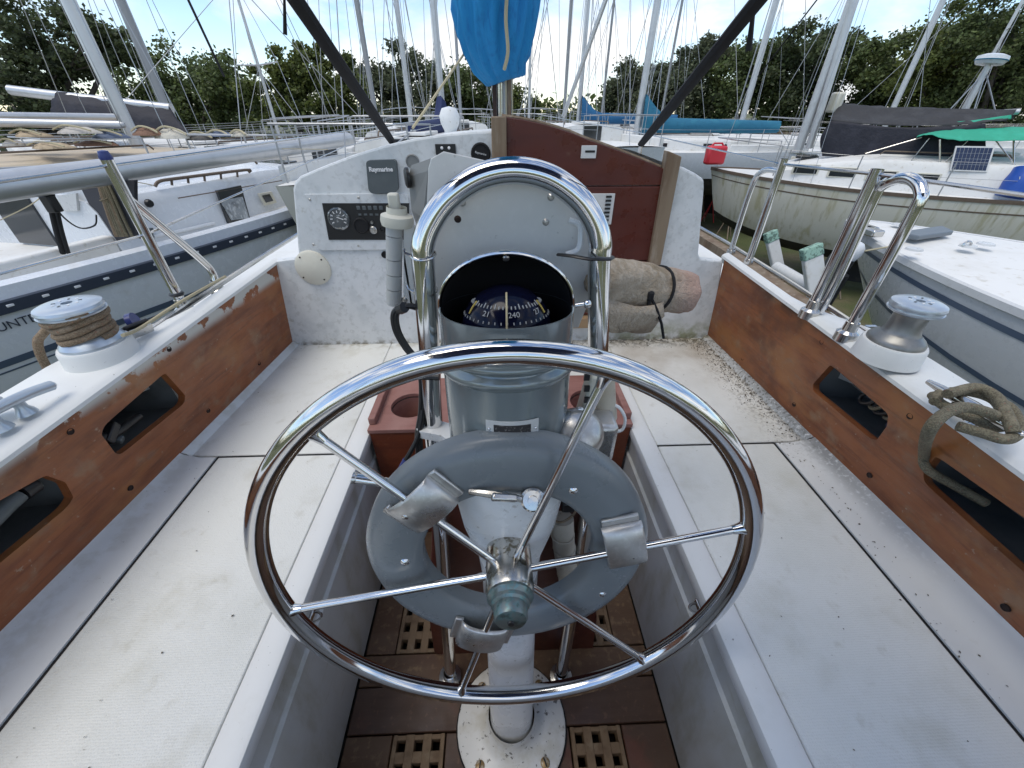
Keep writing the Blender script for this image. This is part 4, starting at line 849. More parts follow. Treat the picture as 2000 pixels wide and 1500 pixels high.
bm = thing('boom', 'silver boom overhead inside the blue sail cover', 'boom', V((mx_, 3.45, 4.42)))
MB().tube([V((mx_, 3.47, 4.42)), V((.0, .75, 4.62))], .055, 16).obj('boom_tube', spar, bm)
sc = thing('sail_cover', 'bright blue canvas sail cover bagged round the boom at the mast', 'sail cover', V((mx_, 3.3, 3.8)))
rings = []; cxp = {3.77: (978, 37), 3.80: (975, 42), 3.84: (968, 50), 3.90: (962, 58), 3.98: (960, 64), 4.08: (962, 68), 4.2: (966, 71), 4.35: (968, 72)}
for z, yc, hw_, hd_, xo in ((3.775, 3.47, .125, .10, .005), (3.79, 3.45, .135, .12, .0), (3.84, 3.41, .165, .16, -.03), (3.91, 3.37, .205, .19, -.045), (4.0, 3.33, .235, .21, -.05), (4.12, 3.30, .25, .22, -.045), (4.28, 3.28, .255, .23, -.03), (4.5, 3.3, .23, .22, -.01), (4.75, 3.38, .15, .16, 0), (4.95, 3.46, .08, .09, 0)):
    ring = []
    for i in range(96):
        a = 2*math.pi*i/96; f = 1+.06*math.sin(9*a+z*6)+.06*math.sin(15*a-z*9)+.045*math.sin(23*a+z*5)
        ring.append(V((mx_+xo+math.cos(a)*hw_*f, yc+math.sin(a)*hd_*f, z+.03*math.cos(a)*(1 if z < 3.9 else 0))))
    rings.append(ring)
MB().loft(rings, True, True, True).obj('cover_bag', canvas_b, sc, smooth=80)
rings = []
for i in range(12):
    y = 3.3-2.5*i/11; z = 4.45+.17*i/11; hw_ = .2-.09*i/11
    rings.append([V((mx_*(1-i/11)+math.cos(a)*hw_*(1+.05*math.sin(5*a+i)), y, z+math.sin(a)*hw_*1.1)) for a in [2*math.pi*j/20 for j in range(20)]])
MB().loft(rings, True, True, True).obj('cover_sleeve', canvas_b, sc, smooth=80)
MB().tube(bez([P(990, -10, y=3.07), P(988, 40, y=3.09), P(992, 100, y=3.13), P(985, 135, y=3.2)], 5), .012, 6).obj('cover_lacing', rope_y, sc)
# ---------------------------------------------------------------- awning overhead with its black front straps
An, Ln = [], []
for (bx, by), (tx, ty) in (((768, 280), (578, 0)), ((1252, 282), (1481, 0))):
    A = P(bx, by, y=1.75); B = P(tx, ty, y=1.25); k = (4.45-A.z)/(B.z-A.z); An.append(A); Ln.append(A+(B-A)*k)
print('bimini corners', Ln)
bi = thing('bimini_awning', 'navy canvas awning on bent tubes over the cockpit with black front straps', 'awning', (0, -.4, 3.0))
hwv = (abs(Ln[0].x)+abs(Ln[1].x))/2; yf_ = (Ln[0].y+Ln[1].y)/2
rings = []
for i in range(9):
    y = yf_-1.5*i/8; rings.append([V((hwv*math.sin(R(a))/math.sin(R(62)), y, 4.43+.12*math.cos(R(a))-.05+.03*math.sin(math.pi*i/8))) for a in range(-62, 63, 8)])
cn = MB().loft(rings, False).obj('canopy', canvas_n, bi, smooth=80); cn.modifiers.new('s', 'SOLIDIFY').thickness = .004
for y in (yf_, yf_-.75, yf_-1.5): MB().tube([V((-hwv-.02, yf_-.95, 3.0))]+bez([V((-hwv, y, 4.36)), V((-hwv*.9, y, 4.43)), V((0, y, 4.495)), V((hwv*.9, y, 4.43)), V((hwv, y, 4.36))], 5)+[V((hwv+.02, yf_-.95, 3.0))], .012, 8).obj('bow_tube', steel, bi)
for A, B in zip(An, Ln):
    MB().tube([A, A.lerp(B, .1), A.lerp(B, .5), B], [.014, .019, .021, .021], 8, flat=.75).obj('front_strap', blackcloth, bi)
    MB().tube([A-V((0, 0, .06)), A], .008, 8).obj('strap_eye', steel_w, bi)
s1 = P(1473, 22, y=An[1].lerp(Ln[1], .62).y)
for (p0, p1, rr) in (((1473, 10), (1462, 100), .010), ((555, -20), (557, 68), .006)):
    q0 = P(*p0, y=1.30); q1 = P(*p1, y=1.30); MB().tube([q0, q1], [rr*.4, rr*.8], 6).obj('loose_strap_tail', blackcloth, bi)
# ================================================================ the boatyard
grass_m = mat('yard_grass', (.075, .095, .028), .95, layers=[(.5, .45, .62, (.17, .13, .08), .85), (4, .45, .7, (.05, .075, .02), .7), (30, .45, .7, (.13, .15, .05), .6), (90, .5, .7, (.19, .16, .10), .5)], bump=(40, 1, .05))
g = MB(); N = 24
g.add([(-600, -600, 0), (600, -600, 0), (600, 900, 0), (-600, 900, 0)], [(0, 1, 2, 3)])
tag(g.obj('ground', grass_m, smooth=0), kind='structure')
hull_w = mat('neighbour_gelcoat', (.66, .69, .72), .25, layers=[(.8, .45, .7, (.58, .60, .62), .6), (5, .55, .75, (.50, .50, .47), .4)], rvar=.06)
hull_c = mat('stained_cream_hull', (.60, .585, .51), .35, layers=[(1.2, .45, .68, (.50, .47, .36), .7, (1, 1, .4)), (4, .5, .66, (.36, .33, .18), .65, (1.6, 1.6, .12)), (9, .58, .72, (.24, .22, .13), .5, (1.5, 1.5, .15))], rvar=.08)
hull_g = mat('grey_white_hull', (.55, .565, .57), .3, layers=[(1.5, .45, .7, (.48, .49, .48), .6), (6, .55, .75, (.40, .40, .35), .4, (1, 1, .3))], rvar=.08)
deck_w = mat('white_deck', (.68, .68, .66), .5, layers=[(3, .48, .7, (.58, .57, .53), .6), (14, .56, .72, (.42, .38, .30), .5)])  # white of the neighbouring boats' decks
deck_t = mat('tan_deck', (.50, .42, .31), .6, layers=[(3, .45, .7, (.40, .33, .23), .6), (14, .55, .72, (.26, .2, .14), .5)])
antif = mat('black_antifouling', (.016, .015, .014), .7, layers=[(6, .5, .7, (.05, .04, .03), .6)])
navy = mat('navy_rail', (.030, .040, .062), .4)
stripe_m = mat('blue_grey_stripe', (.07, .10, .15), .35)
teakrail = mat('brown_teak_rail', (.13, .095, .068), .6, layers=[(20, .45, .7, (.08, .055, .04), .7)])
glass_d = mat('smoked_window', (.02, .024, .028), .12, coat=.5)
spar_w = mat('silver_spar', (.55, .56, .57), .35, .55, layers=[(6, .45, .7, (.45, .46, .47), .6)])
spar_d = mat('dull_spar', (.30, .31, .32), .5, .4)
wire_m = mat('rigging_wire', (.38, .39, .40), .4, .6)
wire_d = mat('dark_rigging_wire', (.10, .10, .105), .6)
tarp_d = mat('dark_mesh_tarp', (.028, .029, .033), .75, layers=[(4, .45, .7, (.05, .052, .057), .7), (1.5, .5, .7, (.018, .018, .022), .6)], bump=(6, .5, .05))
tarp_n = mat('black_navy_tarp', (.010, .011, .020), .7, layers=[(4, .45, .7, (.024, .025, .038), .7)], bump=(6, .5, .05))
green_t = mat('green_awning', (.02, .30, .19), .7, layers=[(4, .45, .7, (.035, .40, .27), .6)], bump=(5, .4, .03))
redm = mat('red_plastic', (.55, .03, .045), .4)
wood_s = mat('grey_lumber', (.25, .20, .15), .8, layers=[(20, .45, .7, (.16, .12, .09), .7)])
orange_m = mat('orange_line', (.55, .17, .05), .7)
class TB(MB):
    def __init__(s, M): super().__init__(); s.M = M
    def add(s, vs, fs): return super().add([s.M @ V(q) for q in vs], fs)
def hullfn(L, B, dz, draft, rake, ster):
    def hb(t):
        f = math.sin(math.pi*min(1, (t+.34)/.94)*.5) if t < .60 else math.cos(math.pi*.5*((t-.60)/.40))**.72
        return B/2*max(f, 0)*(1 if t < .60 else 1)
    def sheer(t): return dz+.30*(t-.42)**2*1.6*(1 if t > .42 else .5)
    def pt(t, s, side, off=0.0):
        b = hb(t); ph = s*math.pi/2; k = 1-.55*max(0, t-.75)/.25
        x = (b*(math.cos(ph)**.55 if s < 1 else 0)+off)
        z = sheer(t)-(draft*(1-.25*t**6))*math.sin(ph)**1.15
        y = t*L-rake*s*max(0, (t-.55)/.45)**2+ster*s*max(0, (.25-t)/.25)
        return V((side*x, y, z))
    return hb, sheer, pt
def boat(name, label, bow, head, L, B, dz, top_m, deck_m, stripe=None, rail=None, bottom=antif, cabin=(.30, .74, .42, .62), cab_m=None, draft=1.35, mast=None, boom=None, ports=3, group=None, rails=True, stands=True, sw=.40, rig=True, portm=None, cover=None, mastm=None, mr=.062, wires=.0045, rake=1.0, hatch=True, psz=(.40, .15), pfr=(.14, .62)):
    """bow: world xy of the stem head; head: rotation about z, local +Y is the bow"""
    Mz = Matrix.Rotation(head, 4, 'Z'); d = Mz @ V((0, L, 0)); M = Matrix.Translation((bow[0]-d.x, bow[1]-d.y, 0)) @ Mz
    root = thing(name, label, 'sailboat', M @ V((0, L*.5, 0)), group)
    hb, sheer, pt = hullfn(L, B, dz, draft, rake, .5)
    ts = [i/26 for i in range(27)]; ts[-1] = .9995
    rows = [sw*i/6 for i in range(7)]; top = TB(M)
    for sd in (-1, 1): top.loft([[pt(t, s, sd) for s in rows] for t in ts], False)
    top.loft([[pt(0, s, -1), pt(0, s, 1)] for s in rows], False)
    top.obj('topsides', top_m, root, smooth=60)
    bo_ = TB(M); r2 = [sw+(1-sw)*i/6 for i in range(7)]
    for sd in (-1, 1): bo_.loft([[pt(t, s, sd) for s in r2] for t in ts], False)
    bo_.loft([[pt(0, s, -1), pt(0, s, 1)] for s in r2], False)
    bo_.obj('hull_bottom', bottom, root, smooth=60)
    zk = dz-draft
    kl = TB(M); kl.loft([[V((x, y, z)) for x, y in ((0, L*.36), (.10, L*.46), (.07, L*.56), (0, L*.62), (-.07, L*.56), (-.10, L*.46))] for z in (.12, max(zk+.12, .5))], True, True, True).obj('keel', bottom, root)
    dk = TB(M); dk.loft([[V((sd*hb(t)*k*.995, t*L, sheer(t)-.004+.045*(1-k*k)*min(1, hb(t)*2/B*1.5))) for sd, k in ((-1, 1), (-1, .6), (-1, .25), (1, .25), (1, .6), (1, 1))] for t in ts], False).obj('deck', deck_m, root, smooth=60)
    if rail:
        rl = TB(M)
        for sd in (-1, 1): rl.loft([[pt(t, 0, sd, .012)+V((0, 0, -.035)), pt(t, 0, sd, .014)+V((0, 0, .03)), pt(t, 0, sd, -.02)+V((0, 0, .03)), pt(t, 0, sd, -.02)+V((0, 0, -.01))] for t in ts], True)
        rl.obj('toe_rail', rail, root)
    if stripe:
        for s0, s1, mm in stripe:
            s_ = TB(M)
            for sd in (-1, 1): s_.loft([[pt(t, s0, sd, .004), pt(t, s1, sd, .004)] for t in ts], False)
            s_.obj('hull_stripe', mm, root)
    if cabin:
        c0, c1, ch, cw = cabin; cm = cab_m or deck_m; cbm = TB(M); rings = []
        for i in range(13):
            t = c0+(c1-c0)*i/12; k = i/12; w = min(hb(t)*cw*1.25, B*.5*cw)*(1-.15*k); h = ch*(1 if k < .55 else 1-.55*((k-.55)/.45)**1.6); z = sheer(t)-.02
            rings.append([V((sd*w*a, t*L, z+h*b)) for sd, a, b in ((-1, 1.05, 0), (-1, .99, .75), (-1, .93, .9), (-1, .5, 1.05), (1, .5, 1.05), (1, .93, .9), (1, .99, .75), (1, 1.05, 0))])
        cbm.loft(rings, False, True, True).obj('cabin', cm, root, smooth=30)
        TB(M).b2((-.26, (c0)*L-.02, dz+ch*.1), (.26, c0*L+.015, dz+ch*.96)).obj('companionway', glass_d, root)
        for i in range(ports):
            t = c0+(c1-c0)*(pfr[0]+pfr[1]*i/max(ports-1, 1)); w = min(hb(t)*cw*1.25, B*.5*cw)*(1-.15*((t-c0)/(c1-c0)))
            for sd in (-1, 1):
                fr = TB(M).box((sd*(w*1.02+.002), t*L, sheer(t)+ch*.42), (.02, psz[0], psz[1])).obj('port_frame', portm or deck_m, root, bevel=.01)
                TB(M).box((sd*(w*1.02+.010), t*L, sheer(t)+ch*.42), (.014, psz[0]-.07, psz[1]-.05)).obj('port_pane', glass_d, fr)
        for sd in (-1, 1):
            hr = TB(M); y0, y1 = (c0+.05)*L, (c0+(c1-c0)*.6)*L; xx = min(hb(.5)*cw*1.25, B*.5*cw)*.72; zz = dz+ch*1.02
            hr.tube([(sd*xx, y0, zz), (sd*xx, y0+.05, zz+.06), (sd*xx*.97, y1-.05, zz+.06), (sd*xx*.97, y1, zz)], .014, 6).obj('handrail', teakrail, root)
        if hatch:
            TB(M).b2((-.27, (c0+.02)*L, dz+ch*1.05), (.27, (c0+.11)*L, dz+ch*1.05+.05)).obj('sliding_hatch', cm, root, bevel=.015)
            TB(M).b2((-.25, (c1-.07)*L, dz+ch*.75), (.25, (c1-.02)*L, dz+ch*.75+.06)).obj('fore_hatch', glass_d, root, bevel=.015)
    # cockpit coaming
    for sd in (-1, 1): TB(M).b2((sd*B*.30, .05*L, dz-.01), (sd*B*.34, (cabin[0] if cabin else .3)*L, dz+.20)).obj('cockpit_coaming', deck_m, root, bevel=.02)
    if rails:
        rp_ = []
        for sd in (-1, 1):
            for t in (.03, .2, .36, .52, .68, .82):
                a = V((sd*hb(t)*.94, t*L, sheer(t))); TB(M).tube([a, a+V((0, 0, .60))], .011, 6).obj('stanchion', wire_m, root)
            for h in (.33, .59): TB(M).tube([V((sd*hb(t)*.94, t*L, sheer(t)+h)) for t in (.03, .2, .36, .52, .68, .82, .9)], .0038, 5).obj('lifeline', wire_m, root)
        z = sheer(1)
        TB(M).tube([(-hb(.84)*.94, .84*L, z), (-hb(.84)*.94, .84*L, z+.58), (-hb(.93), .93*L, z+.63), (0, L*1.0, z+.66), (hb(.93), .93*L, z+.63), (hb(.84)*.94, .84*L, z+.58), (hb(.84)*.94, .84*L, z)], .013, 6).obj('pulpit', wire_m, root)
        TB(M).tube([(-hb(.1)*.9, .1*L, dz), (-hb(.1)*.9, .1*L, dz+.62), (-hb(0)*.9, .01*L, dz+.64), (hb(0)*.9, .01*L, dz+.64), (hb(.1)*.9, .1*L, dz+.62), (hb(.1)*.9, .1*L, dz)], .013, 6).obj('pushpit', wire_m, root)
    if mast:
        tm, mh = mast; zc = sheer(tm)+(cabin[2] if cabin and cabin[0] < tm < cabin[1] else 0)*.8; base = V((0, tm*L, zc)); tp = V((0, tm*L-.05, zc+mh)); mm = mastm or spar_w
        mo = TB(M).tube([base, base.lerp(tp, .5), tp], [mr, mr, mr*.8], 12).obj('mast', mm, root)
        for hf in (.52,):
            c = base.lerp(tp, hf)
            for sd in (-1, 1): TB(M).tube([c, c+V((sd*B*.27, -.03, .03))], [.022, .012], 6).obj('spreader', mm, mo)
        if rig:
            for sd in (-1, 1):
                ch_ = V((sd*hb(tm)*.93, tm*L-.05, sheer(tm))); sp_ = base.lerp(tp, .52)+V((sd*B*.27, -.03, .03))
                TB(M).tube([ch_, sp_, tp], wires, 5).obj('shroud', wire_m, mo)
                for dy in (-.35, .35): TB(M).tube([ch_+V((0, dy, 0)), base.lerp(tp, .51)], wires, 5).obj('lower_shroud', wire_m, mo)
            TB(M).tube([V((0, L*.985, sheer(1)+.02)), tp], wires*1.3, 6).obj('forestay', wire_m, mo)
            TB(M).tube([V((0, .02*L, dz)), tp], wires, 5).obj('backstay', wire_m, mo)
            for dx in (.05, -.06): TB(M).tube([base+V((dx, -.09, .1)), tp], .004, 5).obj('halyard', wire_m, mo)
        if boom:
            bl_, bh = boom; cs = max(1, bl_/2.6); b0 = base+V((0, -.12, bh)); b1_ = b0+V((0, -bl_, .06))
            TB(M).tube([b0, b1_], .048, 10).obj('boom', spar_w if mastm is None else mm, root)
            if cover:
                rr_ = []
                for i in range(15):
                    k = i/14; c = b0.lerp(b1_, k); h = (.10+.05*(1-k)+.20*max(0, 1-k/.2)**1.5)*cs; w = (.10+.04*(1-k))*cs
                    rr_.append([c+V((math.cos(a)*w*(1+.06*math.sin(4*a+7*k)), .03*math.sin(9*a), math.sin(a)*h*(1.0 if math.sin(a) < 0 else 1.0)+(h-.12*cs)*.9+.03)) for a in [2*math.pi*j/16 for j in range(16)]])
                TB(M).loft(rr_, True, True, True).obj('sail_cover', cover, root, smooth=80)
            TB(M).tube([b1_, V((0, .06*L, dz+.1))], .012, 5).obj('mainsheet', wire_m, root)
            TB(M).tube([b1_, tp], .0035, 5).obj('topping_lift', wire_m, root)
    if stands:
        for t in (.22, .62):
            for sd in (-1, 1):
                q = pt(t, .62, sd); f = V((q.x+sd*.35, q.y, 0)); stn = TB(M)
                stn.tube([q+V((sd*.02, 0, 0)), f.lerp(q, .5)], .022, 6)
                for ddx, ddy in ((.25, 0), (-.2, .25), (-.2, -.25)): stn.tube([f.lerp(q, .55), f+V((ddx*sd, ddy, .01))], .018, 6)
                stn.box(q+V((sd*.03, 0, 0)), (.05, .26, .26))
                stn.obj('jack_stand', wood_s if sd < 0 else redm, root)
    return root, M, pt, sheer, hb
def planeh(px, py, p0, head, off=0.0):
    n = V((math.cos(head), math.sin(head), 0)); return Ppl(px, py, V(p0)+n*off, n)
# ---------------------------------------------------------------- neighbouring boats
def fit_boat(A, Bw, side, L, B, dz, draft=1.35, rake=1.0):
    """bow at A (world), the sheer on one side passes through Bw: returns heading"""
    hb, sheer, pt = hullfn(L, B, dz, draft, rake, .5); d = (V(A)-V(Bw)).to_2d().length; best = None
    for i in range(30, 98):
        t = i/100; q = V((side*hb(t), t*L)); e = abs((q-V((0, L))).length-d)
        if best is None or e < best[0]: best = (e, q)
    l = V((0, L))-best[1]; w = (V(A)-V(Bw)).to_2d()
    return math.atan2(w.y, w.x)-math.atan2(l.y, l.x)
# white boat with a navy perforated rail, alongside to port
L, B, dz = 9.6, 3.1, 2.45
e0, e1 = P(0, 600, z=dz), P(578, 432, z=dz); hd_ = -math.atan2((e1-e0).x, (e1-e0).y)+R(5)
hb_, sh_, pt_ = hullfn(L, B, dz, 1.5, 1.0, .5)
E_ = P(320, 505, z=dz); bw = E_+Matrix.Rotation(hd_, 3, 'Z') @ (V((0, L, 0))-V((hb_(.40), .40*L, 0)))
hun, HM, hpt, hsh, hhb = boat('sailboat', 'white sailboat with perforated navy rail and lettered hull lying close alongside the roped winch', bw, hd_, L, B, dz, hull_w, deck_w, stripe=[(.20, .225, stripe_m), (.24, .246, stripe_m)], rail=None, draft=1.5, cabin=(.395, .80, .55, .66), cab_m=hull_w, ports=0, rails=False, stands=True, mast=None, sw=.55)
# rail with white scuppers
ts = [.06+.9*i/60 for i in range(61)]
rl = TB(HM)
for sd in (-1, 1): rl.loft([[hpt(t, 0, sd, .010)+V((0, 0, -.075)), hpt(t, 0, sd, .03)+V((0, 0, -.07)), hpt(t, 0, sd, .03)+V((0, 0, .012)), hpt(t, 0, sd, .005)+V((0, 0, .016)), hpt(t, 0, sd, -.03)+V((0, 0, .012)), hpt(t, 0, sd, -.03)+V((0, 0, -.01))] for t in ts], True)
rl.obj('rub_rail', navy, hun)
for i in range(26):
    t = .20+.021*i; c = hpt(t, 0, 1, .026)+V((0, 0, -.02)); TB(HM).box(c, (.014, .045, .020)).obj('rail_scupper', printw, hun, bevel=.004)
bl_ = TB(HM)
for sd in (-1, 1): bl_.loft([[hpt(t, 0, sd, -.03)+V((0, 0, 0)), hpt(t, 0, sd, -.04)+V((0, 0, .10)), hpt(t, 0, sd, -.12)+V((0, 0, .12)), hpt(t, 0, sd, -.18)+V((0, 0, -.0))] for t in ts], True)
bl_.obj('bulwark', hull_w, hun, smooth=50)
hn_ = V((math.cos(hd_), math.sin(hd_), 0)); hf_ = V((-math.sin(hd_), math.cos(hd_), 0))
Hs = hpt(.45, 0, 1)                                 # starboard sheer, local
cabx = B*.5*.66*1.0
Pc = HM @ V((cabx, .45*L, dz))
def HC(px, py, off=0.0): return Ppl(px, py, Pc+hn_*off, hn_)
# big dark window with crumpled film, small square port, handrail, eyebrow
def hplate(pts, off, th, name, m, parent, bevel=0.0):
    q = [HC(x, y, off) for x, y in pts]; return MB().add(q+[w-hn_*th for w in q], [tuple(range(len(q))), tuple(reversed(range(len(q), 2*len(q))))]+[(i, (i+1) % len(q), (i+1) % len(q)+len(q), i+len(q)) for i in range(len(q))]).obj(name, m, parent, smooth=0, bevel=bevel)
film = mat('crumpled_clear_film', (.32, .35, .37), .18, layers=[(30, .5, .6, (.62, .65, .67), .8, (1, 1, .5)), (12, .5, .7, (.10, .11, .12), .7)], bump=(40, 1, .02))
wn_ = hplate([(424, 372), (471, 362), (490, 432), (447, 436)], .02, .03, 'saloon_window', glass_d, hun)
hplate([(430, 392), (474, 384), (487, 426), (452, 430)], .026, .004, 'window_film', film, wn_)
pf = hplate([(506, 378), (531, 374), (541, 396), (518, 402)], .02, .03, 'port_frame', cream_p, hun, .004)
hplate([(512, 382), (527, 379), (534, 392), (520, 396)], .026, .008, 'port_pane', glass_d, pf)
MB().tube(bez([HC(303, 364, -.10), HC(312, 354, -.10), HC(350, 348, -.10), HC(480, 332, -.10), HC(486, 336, -.10)], 4), .016, 8).obj('handrail', teakrail, hun)
for i in range(5): MB().tube([HC(335+32*i, 352-4*i, -.10), HC(336+32*i, 362-4*i, -.10)], .012, 6).obj('handrail_foot', teakrail, hun)
for y0 in (385,): MB().tube([HC(348, y0+2, .015), HC(420, y0-10, .015), HC(560, y0-34, .015)], .006, 6).obj('rubbing_bead', teakrail, hun)
MB().tube([HC(300, 462, .02), HC(350, 452, .02), HC(418, 436, .02)], .018, 8).obj('moulded_step', hull_w, hun)
MB().lathe([(.0, .03), (.03, .03), (.04, .01), (.04, 0)], HC(290, 397, .01), hn_, 20).obj('deck_vent', black, hun)
hplate([(273, 448), (300, 445), (300, 466), (273, 466)], .03, .05, 'sea_hood', slate_p, hun, .004)
# dark companionway face and cockpit bulkhead
Pcw = HM @ V((0, .40*L-.04, dz))
def HK(px, py, off=0.0): return Ppl(px, py, Pcw-hf_*off, hf_)
dkp = [HK(x, y, .0) for x, y in ((152, 356), (262, 352), (264, 466), (212, 474))]
MB().add(dkp+[q+hf_*.03 for q in dkp], [(0, 1, 2, 3), (7, 6, 5, 4), (0, 1, 5, 4), (1, 2, 6, 5), (2, 3, 7, 6), (3, 0, 4, 7)]).obj('companionway_face', mat('charcoal_face', (.035, .036, .045), .7), hun, smooth=0)  # flat charcoal sheet across the dark cabin entrance
cw_ = [HK(x, y, -.02) for x, y in ((85, 385), (152, 356), (215, 478), (70, 500))]
MB().add(cw_+[q+hf_*.05 for q in cw_], [(0, 1, 2, 3), (7, 6, 5, 4), (0, 1, 5, 4), (1, 2, 6, 5), (2, 3, 7, 6), (3, 0, 4, 7)]).obj('cabin_end', hull_w, hun, smooth=0)
hw2 = [HK(x, y, .03) for x, y in ((112, 382), (148, 378), (151, 412), (120, 412))]
MB().add(hw2+[q+hf_*.02 for q in hw2], [(0, 1, 2, 3), (7, 6, 5, 4), (0, 1, 5, 4), (1, 2, 6, 5), (2, 3, 7, 6), (3, 0, 4, 7)]).obj('cabin_locker_door', hull_g, hun, smooth=0)
# lettering on the hull
o = [V(HM @ hpt(t, s, 1, .006)) for t, s in ((.268, .30), (.30, .30), (.268, .36))]
def hullpoint(px, py):
    best = None
    for i in range(120):
        for j in range(30):
            t, s = .18+.3*i/119, .02+.5*j/29; q = HM @ hpt(t, s, 1, .008); x, y = pix(q); e = (x-px)**2+(y-py)**2
            if best is None or e < best[0]: best = (e, t, s)
    return best[1], best[2]
t_, s_ = hullpoint(33, 628); O = HM @ hpt(t_, s_, 1, .010); ux = (HM @ hpt(t_+.02, s_, 1, .01))-O; uy = (HM @ hpt(t_, s_-.03, 1, .01))-O
text_mesh('HUNTER', .088, navy, basis(O, ux, uy-ux*(uy.dot(ux)/ux.length_squared)), 'hull_lettering', hun, .001, 1.0)
t_, s_ = hullpoint(80, 614); O = HM @ hpt(t_, s_, 1, .010); tri = MB(); ux.normalize(); uyn = (uy-ux*uy.dot(ux)).normalized()
tri.add([O-ux*.045-uyn*.033, O+ux*.052-uyn*.033, O+ux*.018+uyn*.04, O-ux*.018+uyn*.04], [(0, 1, 2, 3)]).obj('hull_emblem', navy, hun, smooth=0)
# the loose spar stowed on top, its lashings and hanks of rope
spr = thing('stowed_spar', 'thick silver spar stowed lengthwise above the lettered white boat', 'spar', P(300, 325, y=2.9))
s0, s1 = P(-60, 372, y=2.9), P(680, 272, y=7.4)
MB().tube([s0, s0.lerp(s1, .5), s1], .094, 18, flat=1.0).obj('spar_tube', spar_w, spr)
MB().tube([s0+V((0, -.05, .06)), s1+V((0, -.05, .06))], .008, 6).obj('spar_track', wire_m, spr)
lw_ = s0.lerp(s1, .2)
MB().tube([P(-30, 332, y=3.27), P(150, 322, y=3.83), P(246, 308, y=4.26)], .011, 8).obj('rail_wire', wire_m, spr)
for i, px in enumerate((78, 88)):
    q = s0.lerp(s1, .20+.012*i)
    MB().tube(bez([P(px, 338, y=3.35), P(px+20, 400, y=3.35), P(px+32, 450, y=3.41), P(px+45, 494, y=3.48)], 4), .02-.005*i, 7).obj('support_strap', blackcloth, spr)
MB().box(P(100, 398, y=3.32), (.07, .07, .12)).obj('strap_block', black, spr, bevel=.01)
MB().tube(bez([P(100, 385, y=3.35), P(120, 420, y=3.35), P(155, 445, y=3.41), P(185, 440, y=3.41), P(188, 420, y=3.41)], 5), .006, 6).obj('black_line', black, spr)
hk = thing('hanked_ropes', 'olive tan hanks of rope hanging from the silver spar', 'rope', P(220, 470, y=3.83))
rn = random.Random(5)
for i in range(9):
    x = rn.uniform(-6, 6); MB().tube(bez([P(184+x+i*1.5, 335, y=3.86), P(196+x*1.5+i*2.2, 380, y=3.83), P(212+x*2+i*2.6, 430, y=3.82), P(224+x*2+i*3, 462, y=3.82)], 4), .0125, 6).obj('rope_hank', rope_g if i % 3 else rope_m, hk)
MB().tube([P(205, 395, y=3.81)+V((.03*math.cos(a), .018*math.sin(a), .004*a)) for a in [i*.7 for i in range(14)]], .006, 6).obj('hank_wrap', rope_g, hk)
for pts, rr in ((((160, 365), (250, 355), (300, 362)), .005), (((245, 310), (400, 290), (640, 292)), .004), (((0, 430), (60, 400), (95, 372)), .004), (((200, 352), (190, 400), (200, 440), (232, 440), (244, 400), (236, 352)), .0035)):
    t = MB().tube(bez([P(x, y, y=3.55+x*.004) for x, y in pts], 5), rr, 6).obj('light_line', rope_y, spr)
# white sailboat with its bow just beyond the starboard winch
L, B, dz = 7.6, 2.5, 2.66
A, Bw = P(1655, 428, z=dz+.16), P(2000, 622, z=dz+.03); h2 = fit_boat(A, Bw, -1, L, B, dz, 1.25, 1.1)
nb, NM, npt, nsh, nhb = boat('sailboat', 'grey white sailboat with bare flush foredeck and dark stripe, bow beyond the bare winch', A, h2, L, B, dz, hull_g, deck_w, stripe=[(.235, .252, stripe_m)], rail=None, draft=1.5, cabin=(.20, .46, .30, .6), ports=0, rails=False, stands=True, mast=(.50, 8.5), sw=.62, rake=1.1, rig=False)
rl = TB(NM)
for sd in (-1, 1): rl.loft([[npt(t, 0, sd, .006)+V((0, 0, -.05)), npt(t, 0, sd, .014)+V((0, 0, -.045)), npt(t, 0, sd, .014)+V((0, 0, -.005)), npt(t, 0, sd, -.002)+V((0, 0, .006)), npt(t, 0, sd, -.02)+V((0, 0, .0))] for t in [i/50*.999 for i in range(51)]], True)
rl.obj('gunwale', hull_g, nb)
rl2 = TB(NM)
rl2.loft([[npt(t, .075, sd, .003)for sd in (-1,)]+[npt(t, .095, -1, .003)] for t in [i/50*.998 for i in range(51)]], False).obj('gunwale_shadow_line', stripe_m, nb)
dq = [P(x, y, z=dz+.165) for x, y in ((1748, 462), (1790, 470), (1858, 460), (1835, 449))]
MB().add(dq+[q+V((0, 0, .035)) for q in dq], [(3, 2, 1, 0), (4, 5, 6, 7), (0, 1, 5, 4), (1, 2, 6, 5), (2, 3, 7, 6), (3, 0, 4, 7)]).obj('deck_hatch', mat('blue_grey_hatch', (.13, .155, .18), .4), nb, smooth=0, bevel=.008)
for x, y in ((1755, 440), (1785, 488), (1890, 482), (1925, 478)):
    MB().lathe([(.05, 0), (.045, .012), (0, .014)], P(x, y, z=dz+.17), (0, 0, 1), 14).obj('deck_plate', hull_g, nb)
for x, y in ((1763, 442), (1885, 483)):
    c = P(x, y, z=dz+.17); MB().tube([c+V((.03*math.cos(t), 0, .03*math.sin(t)+.01)) for t in [math.pi*i/8 for i in range(9)]], .007, 6).obj('deck_eye', steel_w, nb)
for x, y in ((1690, 446), (1700, 452)): MB().box(P(x, y, z=dz+.19), (.09, .16, .05)).obj('bow_roller', steel_w, nb, bevel=.01)
for pts in (((1700, 640), (1712, 648)), ((1930, 520), (1945, 523)), ((1955, 524), (1968, 527))): MB().box(P(*pts[0], z=dz+.09), (.05, .02, .02)).obj('deck_fitting', steel_w, nb)
